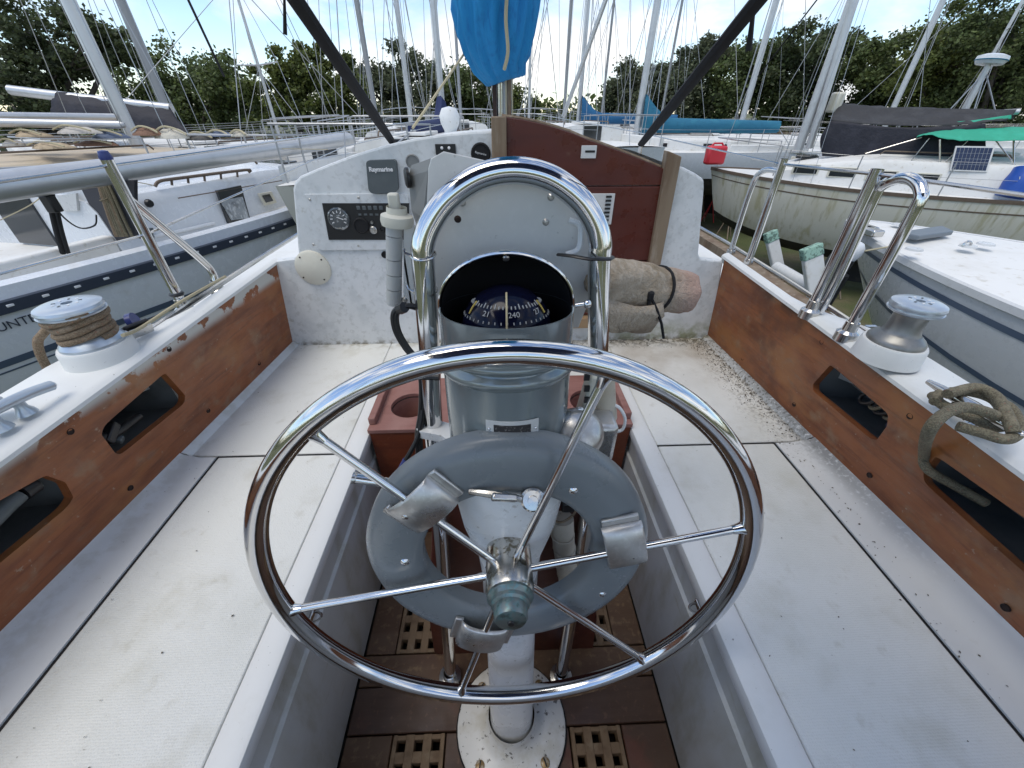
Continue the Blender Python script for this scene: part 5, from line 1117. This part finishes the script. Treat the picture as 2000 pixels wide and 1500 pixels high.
MB().tube([P(1800, 475, z=dz+.11), P(1840, 482, z=dz+.11), P(1880, 480, z=dz+.11)], .012, 6).obj('rust_stained_line', mat('rusty_line', (.40, .22, .13), .8), nb)
MB().tube([P(1690, 490, z=dz+.12)+V((0, 0, .0)), P(1775, 475, z=dz+.13), P(1960, 515, z=dz+.10)], .006, 6).obj('deck_line', rope_y, nb)
# stained cream sailboat with dark tarps further to starboard
L, B, dz = 8.8, 2.9, 2.25
A, Bw = P(1388, 328, z=dz+.16), P(2000, 396, z=dz+.01); h3 = fit_boat(A, Bw, -1, L, B, dz, 1.35, .55)
cr3, CM, cpt, csh, chb = boat('sailboat', 'cream sailboat with stained hull, small dark ports and dark tarps over its boom', A, h3, L, B, dz, hull_c, deck_w, stripe=[(.10, .112, teakrail)], rail=teakrail, draft=1.6, cabin=(.37, .82, .62, .74), ports=4, psz=(.50, .20), pfr=(.40, .50), portm=cream_p, mast=(.80, 11.5), boom=None, sw=.62, rake=.55, mr=.10)
cn_ = V((math.cos(h3), math.sin(h3), 0)); cc0 = CM @ V((0, .4*L, dz)); ca_ = CM.to_3x3() @ V((0, 1, 0))
def CP(px, py, off=0.0): return Ppl(px, py, cc0+cn_*off, cn_)
def sheet(rows, name, m, parent, sag=0.0, th=.006, n=5):
    """rows: lists of 3-D points; smoothed into a cloth"""
    rr = [bez(r, n) for r in rows]; k = len(rr[0]); cols = [bez([r[i] for r in rr], n) for i in range(k)]
    rnd = random.Random(len(name)+k)
    g_ = [[q+V((0, 0, rnd.uniform(-sag, sag))) for q in c] for c in cols]
    o = MB().loft(g_, False).obj(name, m, parent, smooth=80); o.modifiers.new('s', 'SOLIDIFY').thickness = th
    return o
tp = thing('boom_tarp', 'charcoal mesh tarp tented over the boom of the cream sailboat', 'tarp', CP(1800, 290))
sheet([[CP(1622, 236, -.5), CP(1760, 246, -.5), CP(1880, 243, -.5), CP(1968, 233, -.5)], [CP(1628, 220, -.2), CP(1740, 222, -.2), CP(1860, 222, -.2), CP(1980, 222, -.2)], [CP(1646, 201, 0), CP(1720, 208, 0), CP(1850, 213, 0), CP(1985, 216, 0)], [CP(1640, 226, .35), CP(1740, 232, .35), CP(1860, 234, .35), CP(1980, 232, .35)]], 'tarp_top', tarp_d, tp, .02)
sheet([[CP(1622, 237, -.5), CP(1740, 247, -.5), CP(1850, 246, -.5), CP(1925, 240, -.5)], [CP(1602, 270, -.55), CP(1740, 285, -.55), CP(1850, 290, -.55), CP(1925, 285, -.55)], [CP(1606, 305, -.56), CP(1740, 310, -.56), CP(1840, 316, -.56), CP(1915, 320, -.56)]], 'tarp_skirt', tarp_n, tp, .012)
MB().tube([CP(1640, 236, 0), CP(1990, 218, 0)], .05, 10).obj('boom_pole', spar_w, tp)
sheet([[CP(1846, 246, -.45), CP(1910, 240, -.45), CP(1975, 232, -.45)], [CP(1846, 240, -.42), CP(1910, 234, -.42), CP(1975, 224, -.42)]], 'tarp_green_hem', green_t, tp, .004)
ga = thing('green_awning', 'bright green canvas awning at the stern of the cream sailboat', 'awning', CP(1900, 330, -.7))
sheet([[CP(1790, 268, -.95), CP(1815, 262, -.95), CP(1850, 272, -.95), CP(1930, 275, -.95), CP(2060, 274, -.95)], [CP(1796, 264, -.5), CP(1830, 256, -.5), CP(1880, 252, -.5), CP(1950, 250, -.5), CP(2060, 250, -.5)], [CP(1830, 262, .2), CP(1880, 258, .2), CP(1920, 254, .2), CP(1980, 252, .2), CP(2060, 252, .2)]], 'awning_cloth', green_t, ga, .01)
for x in (1836, 1980): MB().tube([CP(x, 272, -.9), CP(x, 345, -.9)], .014, 6).obj('awning_pole', steel_w, ga)
for a, b in (((1838, 325), (1890, 275)), ((1945, 275), (1985, 325)), ((1800, 268), (1690, 300)), ((1815, 270), (1775, 320))): MB().tube([CP(*a, -.9), CP(*b, -.9)], .010, 6).obj('awning_brace', steel_w, ga)
so3 = thing('solar_panel', 'tilted solar panel with pale frame below the green awning', 'solar panel', CP(1890, 345, -1.0))
sq = [CP(1855, 333, -1.05), CP(1928, 336, -1.05), CP(1944, 286, -.95), CP(1867, 285, -.95)]
nn = (sq[1]-sq[0]).cross(sq[3]-sq[0]).normalized()
def slab(q, n, th, name, m, parent): return MB().add([w for w in q]+[w-n*th for w in q], [(0, 1, 2, 3), (7, 6, 5, 4), (0, 1, 5, 4), (1, 2, 6, 5), (2, 3, 7, 6), (3, 0, 4, 7)]).obj(name, m, parent, smooth=0)
slab(sq, nn, .03, 'panel_frame', alu_plate, so3)
cellm = mat('solar_cell', (.012, .018, .05), .15, coat=.5)
def bl4(u, v): return (sq[0]*(1-u)+sq[1]*u)*(1-v)+(sq[3]*(1-u)+sq[2]*u)*v
for i in range(9):
    for j in range(4):
        u0, v0 = .04+.92*i/9, .05+.9*j/4; du, dv = .92/9-.008, .9/4-.012
        slab([bl4(u0, v0)-nn*.0+nn*.004, bl4(u0+du, v0)+nn*.004, bl4(u0+du, v0+dv)+nn*.004, bl4(u0, v0+dv)+nn*.004], nn, .003, 'solar_cell', cellm, so3)
for u in (.15, .85): MB().tube([bl4(u, .5)-nn*.03, CP(1868+70*u, 372, -.9)], .014, 6).obj('panel_leg', steel_w, so3)
rd = thing('radar_dome', 'white dome on a slanting strut above the dark tarps', 'radar', CP(1885, 215, .3))
MB().tube([CP(1884, 216, .3), CP(1931, 125, .3)], .045, 10).obj('radar_strut', spar_w, rd)
c = CP(1936, 118, .3); MB().lathe([(.0, -.07), (.2, -.06), (.24, .0), (.23, .06), (.14, .09), (0, .1)], c, V((.1, 0, 1)), 24).obj('radar_case', hull_w, rd)
for a in ((1850, 220), (1945, 222), (1900, 222)): MB().tube([CP(*a, .25), CP(1925, 140, .3)], .012, 6).obj('radar_brace', wire_m, rd)
MB().lathe([(.24, -.012), (.243, .0), (.24, .006)], c, V((.1, 0, 1)), 24).obj('radar_band', canvas_t, rd)
for (x0, y0), (x1, y1) in (((1580, 290), (1672, -10)),): MB().tube([CP(x0, y0, -.15), CP(x1, y1, -.15)], .075, 10).obj('furled_sail', spar_w, cr3)
MB().box(CP(1632, 200, 0), (.16, .28, .36)).obj('mast_bundle', hull_c, cr3, bevel=.04)
bb2 = thing('blue_barrel', 'blue plastic barrel lying by the stern of the cream sailboat', 'barrel', CP(1990, 372, -1.1))
MB().lathe([(0, -.24), (.21, -.23), (.22, -.08), (.23, 0), (.22, .08), (.21, .23), (0, .24)], CP(1992, 358, -1.1), V((.3, .2, 1)), 20).obj('barrel_body', mat('blue_barrel', (.01, .07, .35), .4), bb2)
MB().tube([CP(1992, 345, -1.28), CP(1988, 375, -1.28)], .006, 6).obj('barrel_strap', printw, bb2)
rj = thing('red_jerrycan', 'red fuel can lashed to the rail at the bow of the cream sailboat', 'fuel can', CP(1400, 318, -.3))
c = CP(1397, 303, -.25); MB().box(c, (.46, .24, .40)).obj('can_body', redm, rj, bevel=.05); MB().tube([c+V((-.15, 0, .19)), c+V((-.1, 0, .25)), c+V((.1, 0, .25)), c+V((.15, 0, .19))], .022, 6).obj('can_handle', redm, rj); MB().lathe([(.03, 0), (.03, .05), (0, .05)], c+V((.19, 0, .18)), (.3, 0, 1), 12).obj('can_cap', black, rj)
# ---------------------------------------------------------------- cradle posts and outboard between the hulls
cd_ = thing('boat_cradle', 'white cradle posts with green pads joined by a pipe before the cream hull', 'cradle', P(1560, 600, y=3.0)*1.0)
pad_m = mat('green_pad', (.26, .42, .34), .7, layers=[(50, .5, .56, (.06, .10, .08), .8)])
for (a, b, w, yy) in (((1506, 462), (1524, 545), .10, 3.5), ((1585, 492), (1598, 600), .14, 2.9)):
    q0, q1 = P(*a, y=yy), P(*b, y=yy-.1); q1 = q0+(q1-q0)*1.0
    d = (q0-q1).normalized(); Mx = basis((0, 0, 0), V((1, 0, 0))-d*d.x, d).to_3x3()
    MB().box((q0+q1)/2, (w, (q0-q1).length, .05), Mx).obj('cradle_post', mat('cradle_white', (.6, .61, .6), .5, layers=[(10, .5, .7, (.45, .44, .38), .6)]), cd_, bevel=.01)
    MB().box(q0+d*.0, (w*1.04, .09, .06), Mx).obj('cradle_pad', pad_m, cd_, bevel=.008)
    MB().tube([q1, V((q1.x, q1.y+.1, 0))], .05, 8).obj('cradle_leg', wood_s, cd_)
MB().tube([P(1516, 522, y=3.4), P(1590, 566, y=2.9)], .05, 12).obj('cross_pipe', hull_g, cd_)
ob_ = thing('outboard_motor', 'white cowled outboard motor with black leg near the bow of the grey white sailboat', 'outboard motor', P(1640, 560, y=2.9))
c = P(1650, 498, y=2.9)
MB().lathe([(.0, -.02), (.08, -.02), (.095, .03), (.088, .08), (.06, .11), (0, .12)], c, V((.3, 0, 1)), 20).obj('cowling', hull_w, ob_); MB().lathe([(.09, -.14), (.085, -.02)], c, V((.3, 0, 1)), 20).obj('midsection', black, ob_)
MB().tube([c-V((0, 0, .14)), c-V((.03, 0, .8)), c-V((.05, 0, 1.4))], [.09, .06, .04], 10).obj('motor_leg', black, ob_)
MB().box(c+V((-.07, -.05, -.06)), (.10, .04, .05)).obj('motor_bracket', steel_w, ob_, bevel=.008)
dg_ = thing('dinghy', 'upturned pale dinghy lying in the gap under the grey white bow', 'dinghy', P(1640, 600, y=2.4))
rings = []
q0, q1 = P(1600, 560, y=2.6), P(1690, 640, y=1.9); q0.z -= .3; q1.z -= .3
for i in range(9):
    k = i/8; c = q0.lerp(q1, k); w = .34*math.sin(math.pi*(.12+.8*k))**.6; rings.append([c+V((math.cos(a)*w, .1*math.cos(a), math.sin(a)*w*.55)) for a in [math.pi*j/10 for j in range(11)]])
MB().loft(rings, False).obj('dinghy_hull', hull_w, dg_, smooth=70); MB().tube([q0.lerp(q1, .1)+V((0, 0, .19)), q0.lerp(q1, .9)+V((0, 0, .19))], .012, 6).obj('dinghy_keel', hull_g, dg_)
# ---------------------------------------------------------------- tan and far boats to port, rows ahead
def matplace(px, py, D, head, L, tm): 
    q = P(px, py, y=D); M_ = Matrix.Rotation(head, 3, 'Z'); return q, q+M_ @ V((0, L*(1-tm), 0))
def far(label, px, py, D, head, L, B, dz, hm, dm, mh, mr=.062, boom=None, cover=None, tm=.56, ports=3, mm=None, rails=True, group=None, cab=(.28, .74, .40, .62), rail=None, stripe=None):
    q, bow = matplace(px, py, D, R(head), L, tm)
    return boat('sailboat', label, bow, R(head), L, B, dz, hm, dm, mast=(tm, mh), boom=boom, cover=cover, ports=ports, mr=mr, mastm=mm, rails=rails, group=group, cabin=cab, rail=rail, stripe=stripe, wires=.0035+D*.00028)
tan, TM, *_ = far('tan decked sailboat heaped with clutter behind the silver spar', 258, 262, 7.8, -34, 10, 3.1, 2.70, hull_c, deck_t, 11.5, .092, rails=True, rail=teakrail, boom=(3.4, .5))
far('pale sailboat with black tarp over its boom, beyond the tan deck', 333, 232, 10.8, -36, 10, 3.1, 2.70, hull_w, deck_w, 13, .088, mm=spar_d)
far('white sailboat with white rail frame at its bow under the yellow green tree', 545, 262, 12, -30, 8.5, 2.8, 2.6, hull_w, deck_w, 3.0, .035, rails=True)
far('white sailboat with thin dark mast beside the cabin top strap', 741, 268, 11, -12, 8.5, 2.8, 2.7, hull_w, deck_w, 11, .055, mm=spar_d)
far('white sailboat with slender grey mast left of the white cowl vent', 806, 262, 12.5, 8, 9, 2.9, 2.9, hull_w, deck_w, 12, .06)
far('white sailboat whose pale mast rises behind the white cowl vent', 868, 258, 10, -8, 9, 2.9, 2.85, hull_c, deck_w, 12, .062, boom=(2.0, .1), cover=canvas_n)
far('white sailboat with a short thin mast between vent and own mast', 902, 255, 18, 4, 8.5, 2.8, 2.9, hull_w, deck_w, 12, .05, mm=spar_d)
far('white sailboat far ahead just right of the blue sail cover', 1033, 245, 20, -6, 9, 2.9, 2.9, hull_w, deck_w, 13, .05)
far('white sailboat with tall grey mast ahead of the companionway boards', 1100, 250, 15, 10, 9, 2.9, 2.9, hull_w, deck_w, 13, .05, mm=spar_d)
far('white sailboat with deep blue peaked sail cover', 1128, 248, 20, 78, 10, 3.1, 2.6, hull_w, deck_w, 14, .085, boom=(3.9, .35), cover=canvas_bd)
far('white sailboat with cross spreaders and dark mast behind the blue covers', 1172, 250, 25, 15, 9, 2.9, 2.8, hull_w, deck_w, 9.5, .055, mm=spar_d)
far('white sailboat with faded teal sail cover', 1243, 262, 15.5, 80, 10, 3.1, 2.55, hull_w, deck_w, 14, .10, boom=(4.3, .25), cover=canvas_t)
far('white sailboat with spreaders, mast behind the teal sail cover', 1287, 250, 24, 24, 9, 2.9, 2.7, hull_w, deck_w, 11, .055, mm=spar_d)
far('white sailboat with a leaning row of rails beyond the red fuel can', 1442, 262, 17, 62, 10, 3.0, 2.5, hull_w, deck_w, 14, .10)
far('white sailboat with pale mast rising behind the dark tarps', 1735, 232, 17.5, 50, 10, 3.0, 2.6, hull_w, deck_w, 14, .095)
far('white sailboat hidden behind the green awning with a thin mast', 1870, 232, 18.5, 50, 10, 2.9, 2.6, hull_w, deck_w, 6.0, .055)
# stray stays that cross the sky
def stay(label, a, b, ya, yb, r, m=wire_m): tag(MB().tube([P(*a, y=ya), P(*b, y=yb)], r, 6).obj('rigging_stay', m), label, 'stay', 'loose stays across the sky')
stay('thin black stay slanting above the dark green trees to port', (363, -10), (438, 150), 4.6, 4.6, .010, blackcloth)
stay('pale furled stay leaning across the mast beside the deep blue sail cover', (1190, -20), (1100, 228), 11, 11.5, .05, spar_w)
stay('thin dark stay slanting over the right hand trees', (1603, -10), (1480, 150), 7, 8, .010, blackcloth)
stay('thin cream line rising steeply to the blue sail cover', (910, 100), (806, 250), 3.4, 2.6, .007, rope_y)
# tarps and heaps on the port boats
bt_ = thing('boom_tarp', 'black tarp draped over a boom above the tan deck', 'tarp', P(240, 250, y=9.2))
Y0 = 9.2
sheet([[P(98, 232, y=Y0-.3), P(190, 246, y=Y0-.3), P(290, 256, y=Y0-.3), P(372, 258, y=Y0-.3)], [P(100, 200, y=Y0-.2), P(190, 210, y=Y0-.2), P(280, 222, y=Y0-.2), P(352, 240, y=Y0-.2)], [P(112, 178, y=Y0), P(200, 192, y=Y0), P(270, 204, y=Y0), P(330, 208, y=Y0)], [P(110, 200, y=Y0+.3), P(200, 212, y=Y0+.3), P(280, 220, y=Y0+.3), P(345, 235, y=Y0+.3)]], 'tarp_cloth', tarp_n, bt_, .02)
MB().tube([P(20, 176, y=Y0), P(100, 186, y=Y0), P(335, 212, y=Y0)], .08, 10).obj('boom_pole', spar_w, bt_)
sp2 = thing('stowed_spar', 'thin pale spar lying level above the heaps on the tan deck', 'spar', P(100, 240, y=6.6)); MB().tube([P(-20, 239, y=6.4), P(236, 244, y=7.0)], .05, 12).obj('spar_tube', spar_w, sp2); MB().lathe([(.036, 0), (.04, .02), (.03, .05), (0, .052)], P(236, 244, y=7.0), P(236, 244, y=7.0)-P(-20, 239, y=6.4), 12).obj('spar_end', wire_m, sp2)
heapm = [mat('heap_%d' % i, c, .8, layers=[(9, .45, .7, tuple(v*.6 for v in c), .7)], bump=(10, .6, .04)) for i, c in enumerate(((.42, .33, .22), (.45, .42, .38), (.10, .13, .2), (.20, .11, .07), (.5, .47, .4), (.09, .085, .08)))]
names = ['buff', 'pale grey', 'dark blue', 'brown', 'off white', 'charcoal']
rn = random.Random(11); heaps = [(60, 262, 60, 8), (150, 255, 70, 9), (215, 264, 60, 9), (290, 258, 50, 10), (340, 262, 60, 13), (395, 268, 50, 9), (100, 285, 70, 8), (25, 280, 40, 8), (430, 262, 40, 7), (190, 280, 70, 7), (470, 262, 30, 7)]
spots = ['under the thin pale spar', 'at the foot of the thin pale spar', 'at the foot of the thick silver mast', 'beyond the silver mast', 'below the end of the black tarp', 'beside the end of the black tarp', 'lying on the tan deck edge', 'lying by the pale spar end', 'forward on the tan deck', 'along the tan deck above the silver spar', 'at the bow of the tan deck']
for i, (px, py, w, h) in enumerate(heaps):
    D = 6.3+rn.uniform(-.1, .7); c = P(px, py, y=D); dep = c.y*.8; a, b = w/760*dep*.55, h/760*dep*1.1; rings = []
    for j in range(8):
        t = j/7*math.pi*.5
        rings.append([c+V((math.cos(u)*a*math.cos(t)*(1+.2*math.sin(3*u+i)), math.sin(u)*a*.6*math.cos(t)*(1+.15*math.cos(4*u)), -b*.5+b*math.sin(t)*(1+.25*math.sin(5*u+j+i)))) for u in [2*math.pi*k/18 for k in range(18)]])
    k = i % 6
    tag(MB().loft(rings, True, True, True).obj('canvas_heap', heapm[k], smooth=60), 'crumpled %s canvas heap %s' % (names[k], spots[i]), 'canvas heap', 'canvas heaps on the tan deck')
    MB().tube(bez([c+V((-a, -.05, b*.2)), c+V((-.3*a, -.35*a, b*.9)), c+V((.4*a, -.4*a, b*.7)), c+V((a, -.1, 0))], 4), .012, 5).obj('heap_lashing', rope_y, bpy.data.objects[-1] if False else COL.objects[-1])
# ---------------------------------------------------------------- trees
def leafmat(name, c, d):
    m = mat(name, c, .65, layers=[(.35, .42, .62, d, .85), (1.6, .45, .68, tuple(v*1.5 for v in c), .5)], island=.45)
    b = m.node_tree.nodes['Principled BSDF']; t = m.node_tree; tr = t.nodes.new('ShaderNodeBsdfTranslucent'); ms_ = t.nodes.new('ShaderNodeMixShader'); ms_.inputs[0].default_value = .42
    src = b.inputs['Base Color'].links[0].from_socket; t.links.new(src, tr.inputs[0]); o = t.nodes['Material Output']
    t.links.new(b.outputs[0], ms_.inputs[1]); t.links.new(tr.outputs[0], ms_.inputs[2]); t.links.new(ms_.outputs[0], o.inputs[0]); return m
lf_dark = leafmat('oak_leaves', (.085, .108, .046), (.05, .066, .032))
lf_mid = leafmat('mid_green_leaves', (.105, .135, .046), (.066, .09, .034))
lf_lite = leafmat('yellow_green_leaves', (.13, .155, .04), (.08, .105, .03))
lf_grey = leafmat('grey_green_leaves', (.12, .135, .076), (.072, .09, .05))
bark = mat('grey_bark', (.075, .065, .055), .9, layers=[(8, .45, .7, (.04, .034, .03), .7)], bump=(12, .6, .03))
def leaves(clumps, n, size, rnd, flat=.75):
    vs, fs = [], []
    for i in range(n):
        c, r = clumps[rnd.randrange(len(clumps))]
        d = V((rnd.gauss(0, 1), rnd.gauss(0, 1), rnd.gauss(0, 1)*flat)); d = d*(r*.48)
        q = c+d; s = size*rnd.uniform(.55, 1.35)
        u = V((rnd.gauss(0, 1), rnd.gauss(0, 1), rnd.gauss(0, .7))).normalized(); w = u.cross(V((rnd.gauss(0, 1), rnd.gauss(0, 1), rnd.gauss(0, 1)))).normalized()
        b = len(vs); vs += [q-u*s*.5, q+w*s*.34, q+u*s*.5, q-w*s*.34]; fs.append((b, b+1, b+2, b+3))
    return vs, fs
def tree(name, label, D, blobs, n, size, m, seed, limbs=True, sparse=1.0, trunkx=None, group='trees round the yard', cl=16):
    rnd = random.Random(seed); wb = []
    for px, py, rx, ry in blobs:
        c = P(px, py, y=D+rnd.uniform(-1, 1)*D*.03); k = (c-V((0, 0, CZ))).length/F*(.82); wb.append((c, rx*k*1.02, ry*k*1.0))
    clumps = []
    for c, a, b in wb:
        for _ in range(cl):
            while True:
                q = V((rnd.uniform(-1, 1), rnd.uniform(-1, 1), rnd.uniform(-1, 1)))
                if .25 < q.length < 1: break
            clumps.append((c+V((q.x*a, q.y*a*.8, q.z*b)), rnd.uniform(.25, .5)*min(a, b)*sparse))
    cx = sum(w[0].x for w in wb)/len(wb) if trunkx is None else P(trunkx, 250, y=D).x; base = V((cx, D, 0)); zt_ = max(min(w[0].z-w[2]*.4 for w in wb), 2.2)
    root = thing(name, label, 'tree', base, group); tr = MB(); R0 = .16+.012*max(w[0].z for w in wb)
    fork = V((cx+rnd.uniform(-.2, .2), D, zt_*.72)); tr.tube([base-V((0, 0, .1)), base.lerp(fork, .5)+V((.1, 0, 0)), fork], [R0*1.25, R0, R0*.85], 9)
    for c, a, b in wb:
        mid = fork.lerp(c, .5)+V((rnd.uniform(-.4, .4), 0, rnd.uniform(-.2, .3))); tr.tube(bez([fork, mid, c], 4), [R0*.6*(1-.8*i/8) for i in range(9)], 6)
        for _ in range(5):
            q = rnd.choice(clumps)[0]
            if (q-c).length < a*1.2: tr.tube([mid.lerp(c, rnd.uniform(.3, .9)), mid.lerp(q, .6)+V((0, 0, .1)), q], [R0*.22, R0*.13, R0*.05], 5)
    tr.obj('trunk', bark, root, smooth=60)
    vs, fs = leaves(clumps, int(n*3.2), size*.55, rnd)
    cr_ = MB(); cr_.v, cr_.f = vs, fs; cr_.obj('crown', m, root, smooth=0, fix=False)
    return root
tree('oak_tree', 'big gappy live oak with twisting dark limbs beyond the port boats', 15, [(-60, 40, 100, 90), (50, 50, 90, 60), (120, 100, 80, 45), (10, 130, 80, 50), (170, 75, 55, 35), (90, 170, 90, 40), (215, 105, 40, 22), (-40, 200, 90, 50), (60, 215, 110, 40)], 9500, .20, lf_dark, 1, sparse=.8, trunkx=70, cl=20)
tree('oak_tree', 'dark green rounded tree behind the two silver masts to port', 27, [(290, 165, 45, 38), (345, 160, 55, 45), (420, 170, 60, 50), (455, 205, 45, 45), (330, 215, 80, 45), (400, 225, 80, 40)], 6500, .34, lf_mid, 2)
tree('oak_tree', 'yellow green spreading tree left of the cabin top strap', 23, [(540, 150, 48, 38), (590, 130, 52, 38), (640, 150, 55, 42), (520, 195, 45, 40), (600, 190, 70, 45), (670, 195, 45, 45), (580, 235, 90, 35)], 7500, .30, lf_lite, 3, sparse=.85)
tree('oak_tree', 'loose grey green tree behind the slender masts left of the vent', 31, [(725, 165, 38, 35), (775, 135, 48, 42), (810, 165, 48, 45), (750, 205, 60, 45), (820, 215, 60, 40), (700, 225, 40, 35)], 6500, .36, lf_grey, 4, sparse=.85)
tree('oak_tree', 'mid green tree behind the cowl vent', 36, [(860, 165, 42, 38), (900, 180, 50, 42), (880, 215, 60, 38), (940, 205, 45, 38)], 5200, .40, lf_mid, 5)
tree('oak_tree', 'low pale green tree behind the foot of own mast', 44, [(985, 205, 40, 34), (1015, 210, 35, 30), (960, 225, 50, 25)], 3200, .45, lf_lite, 6)
tree('bush', 'low far bush in the gap of sky over the companionway boards', 50, [(1065, 222, 36, 16), (1105, 226, 40, 14)], 1500, .45, lf_lite, 7)
tree('oak_tree', 'small rounded tree right of the deep blue sail cover', 37, [(1222, 160, 34, 34), (1262, 175, 42, 38), (1235, 210, 55, 38), (1190, 215, 30, 30)], 5200, .40, lf_grey, 8)
tree('oak_tree', 'grey topped tree crossed by the right black strap', 31, [(1330, 150, 50, 45), (1380, 125, 50, 38), (1350, 195, 75, 50), (1290, 205, 50, 45)], 6500, .36, lf_grey, 9)
tree('oak_tree', 'dense mid green tree behind the mast beyond the red fuel can', 29, [(1440, 125, 55, 45), (1500, 130, 50, 40), (1460, 190, 80, 55), (1530, 200, 50, 50), (1410, 215, 50, 45)], 8000, .34, lf_mid, 10)
tree('oak_tree', 'dense dark tree behind the mast of the cream sailboat', 27, [(1570, 115, 50, 40), (1630, 125, 50, 45), (1600, 185, 75, 60), (1560, 220, 50, 45), (1650, 215, 60, 45)], 8000, .32, lf_dark, 11)
tree('oak_tree', 'round topped green tree behind the dark tarp', 25, [(1690, 130, 45, 42), (1740, 145, 50, 42), (1720, 195, 80, 55), (1790, 190, 50, 55)], 8000, .30, lf_mid, 12)
tree('oak_tree', 'tall green tree rising behind the radar dome', 22, [(1810, 115, 50, 40), (1860, 90, 55, 42), (1900, 115, 55, 50), (1850, 170, 80, 60), (1910, 190, 60, 60)], 9000, .27, lf_lite, 13)
tree('oak_tree', 'tallest dense green tree beyond the green awning', 20, [(1960, 70, 60, 45), (2010, 50, 60, 55), (1960, 130, 80, 60), (2040, 130, 80, 80), (1990, 200, 90, 60)], 9500, .25, lf_mid, 14)
# wood closing the horizon all round: one far mass
rnd = random.Random(21); clumps = []
for i in range(620):
    a = 2*math.pi*i/620; px = math.degrees(a)
    if -.02 < a < .10: h = 1.6
    else: h = 4.2+1.6*math.sin(a*9)+1.0*math.sin(a*23+1)
    if math.pi*.5 < a < math.pi*1.5: h += 3
    D = 62+6*rnd.random()
    for k in range(5): clumps.append((V((math.sin(a)*D, math.cos(a)*D, h*(k+.3)/5)), 1.5))
vs, fs = leaves(clumps, 30000, .75, rnd); w = MB(); w.v, w.f = vs, fs
tag(w.obj('far_wood', lf_mid, smooth=0, fix=False), 'far low wood closing the horizon round the yard', 'wood', kind='stuff')
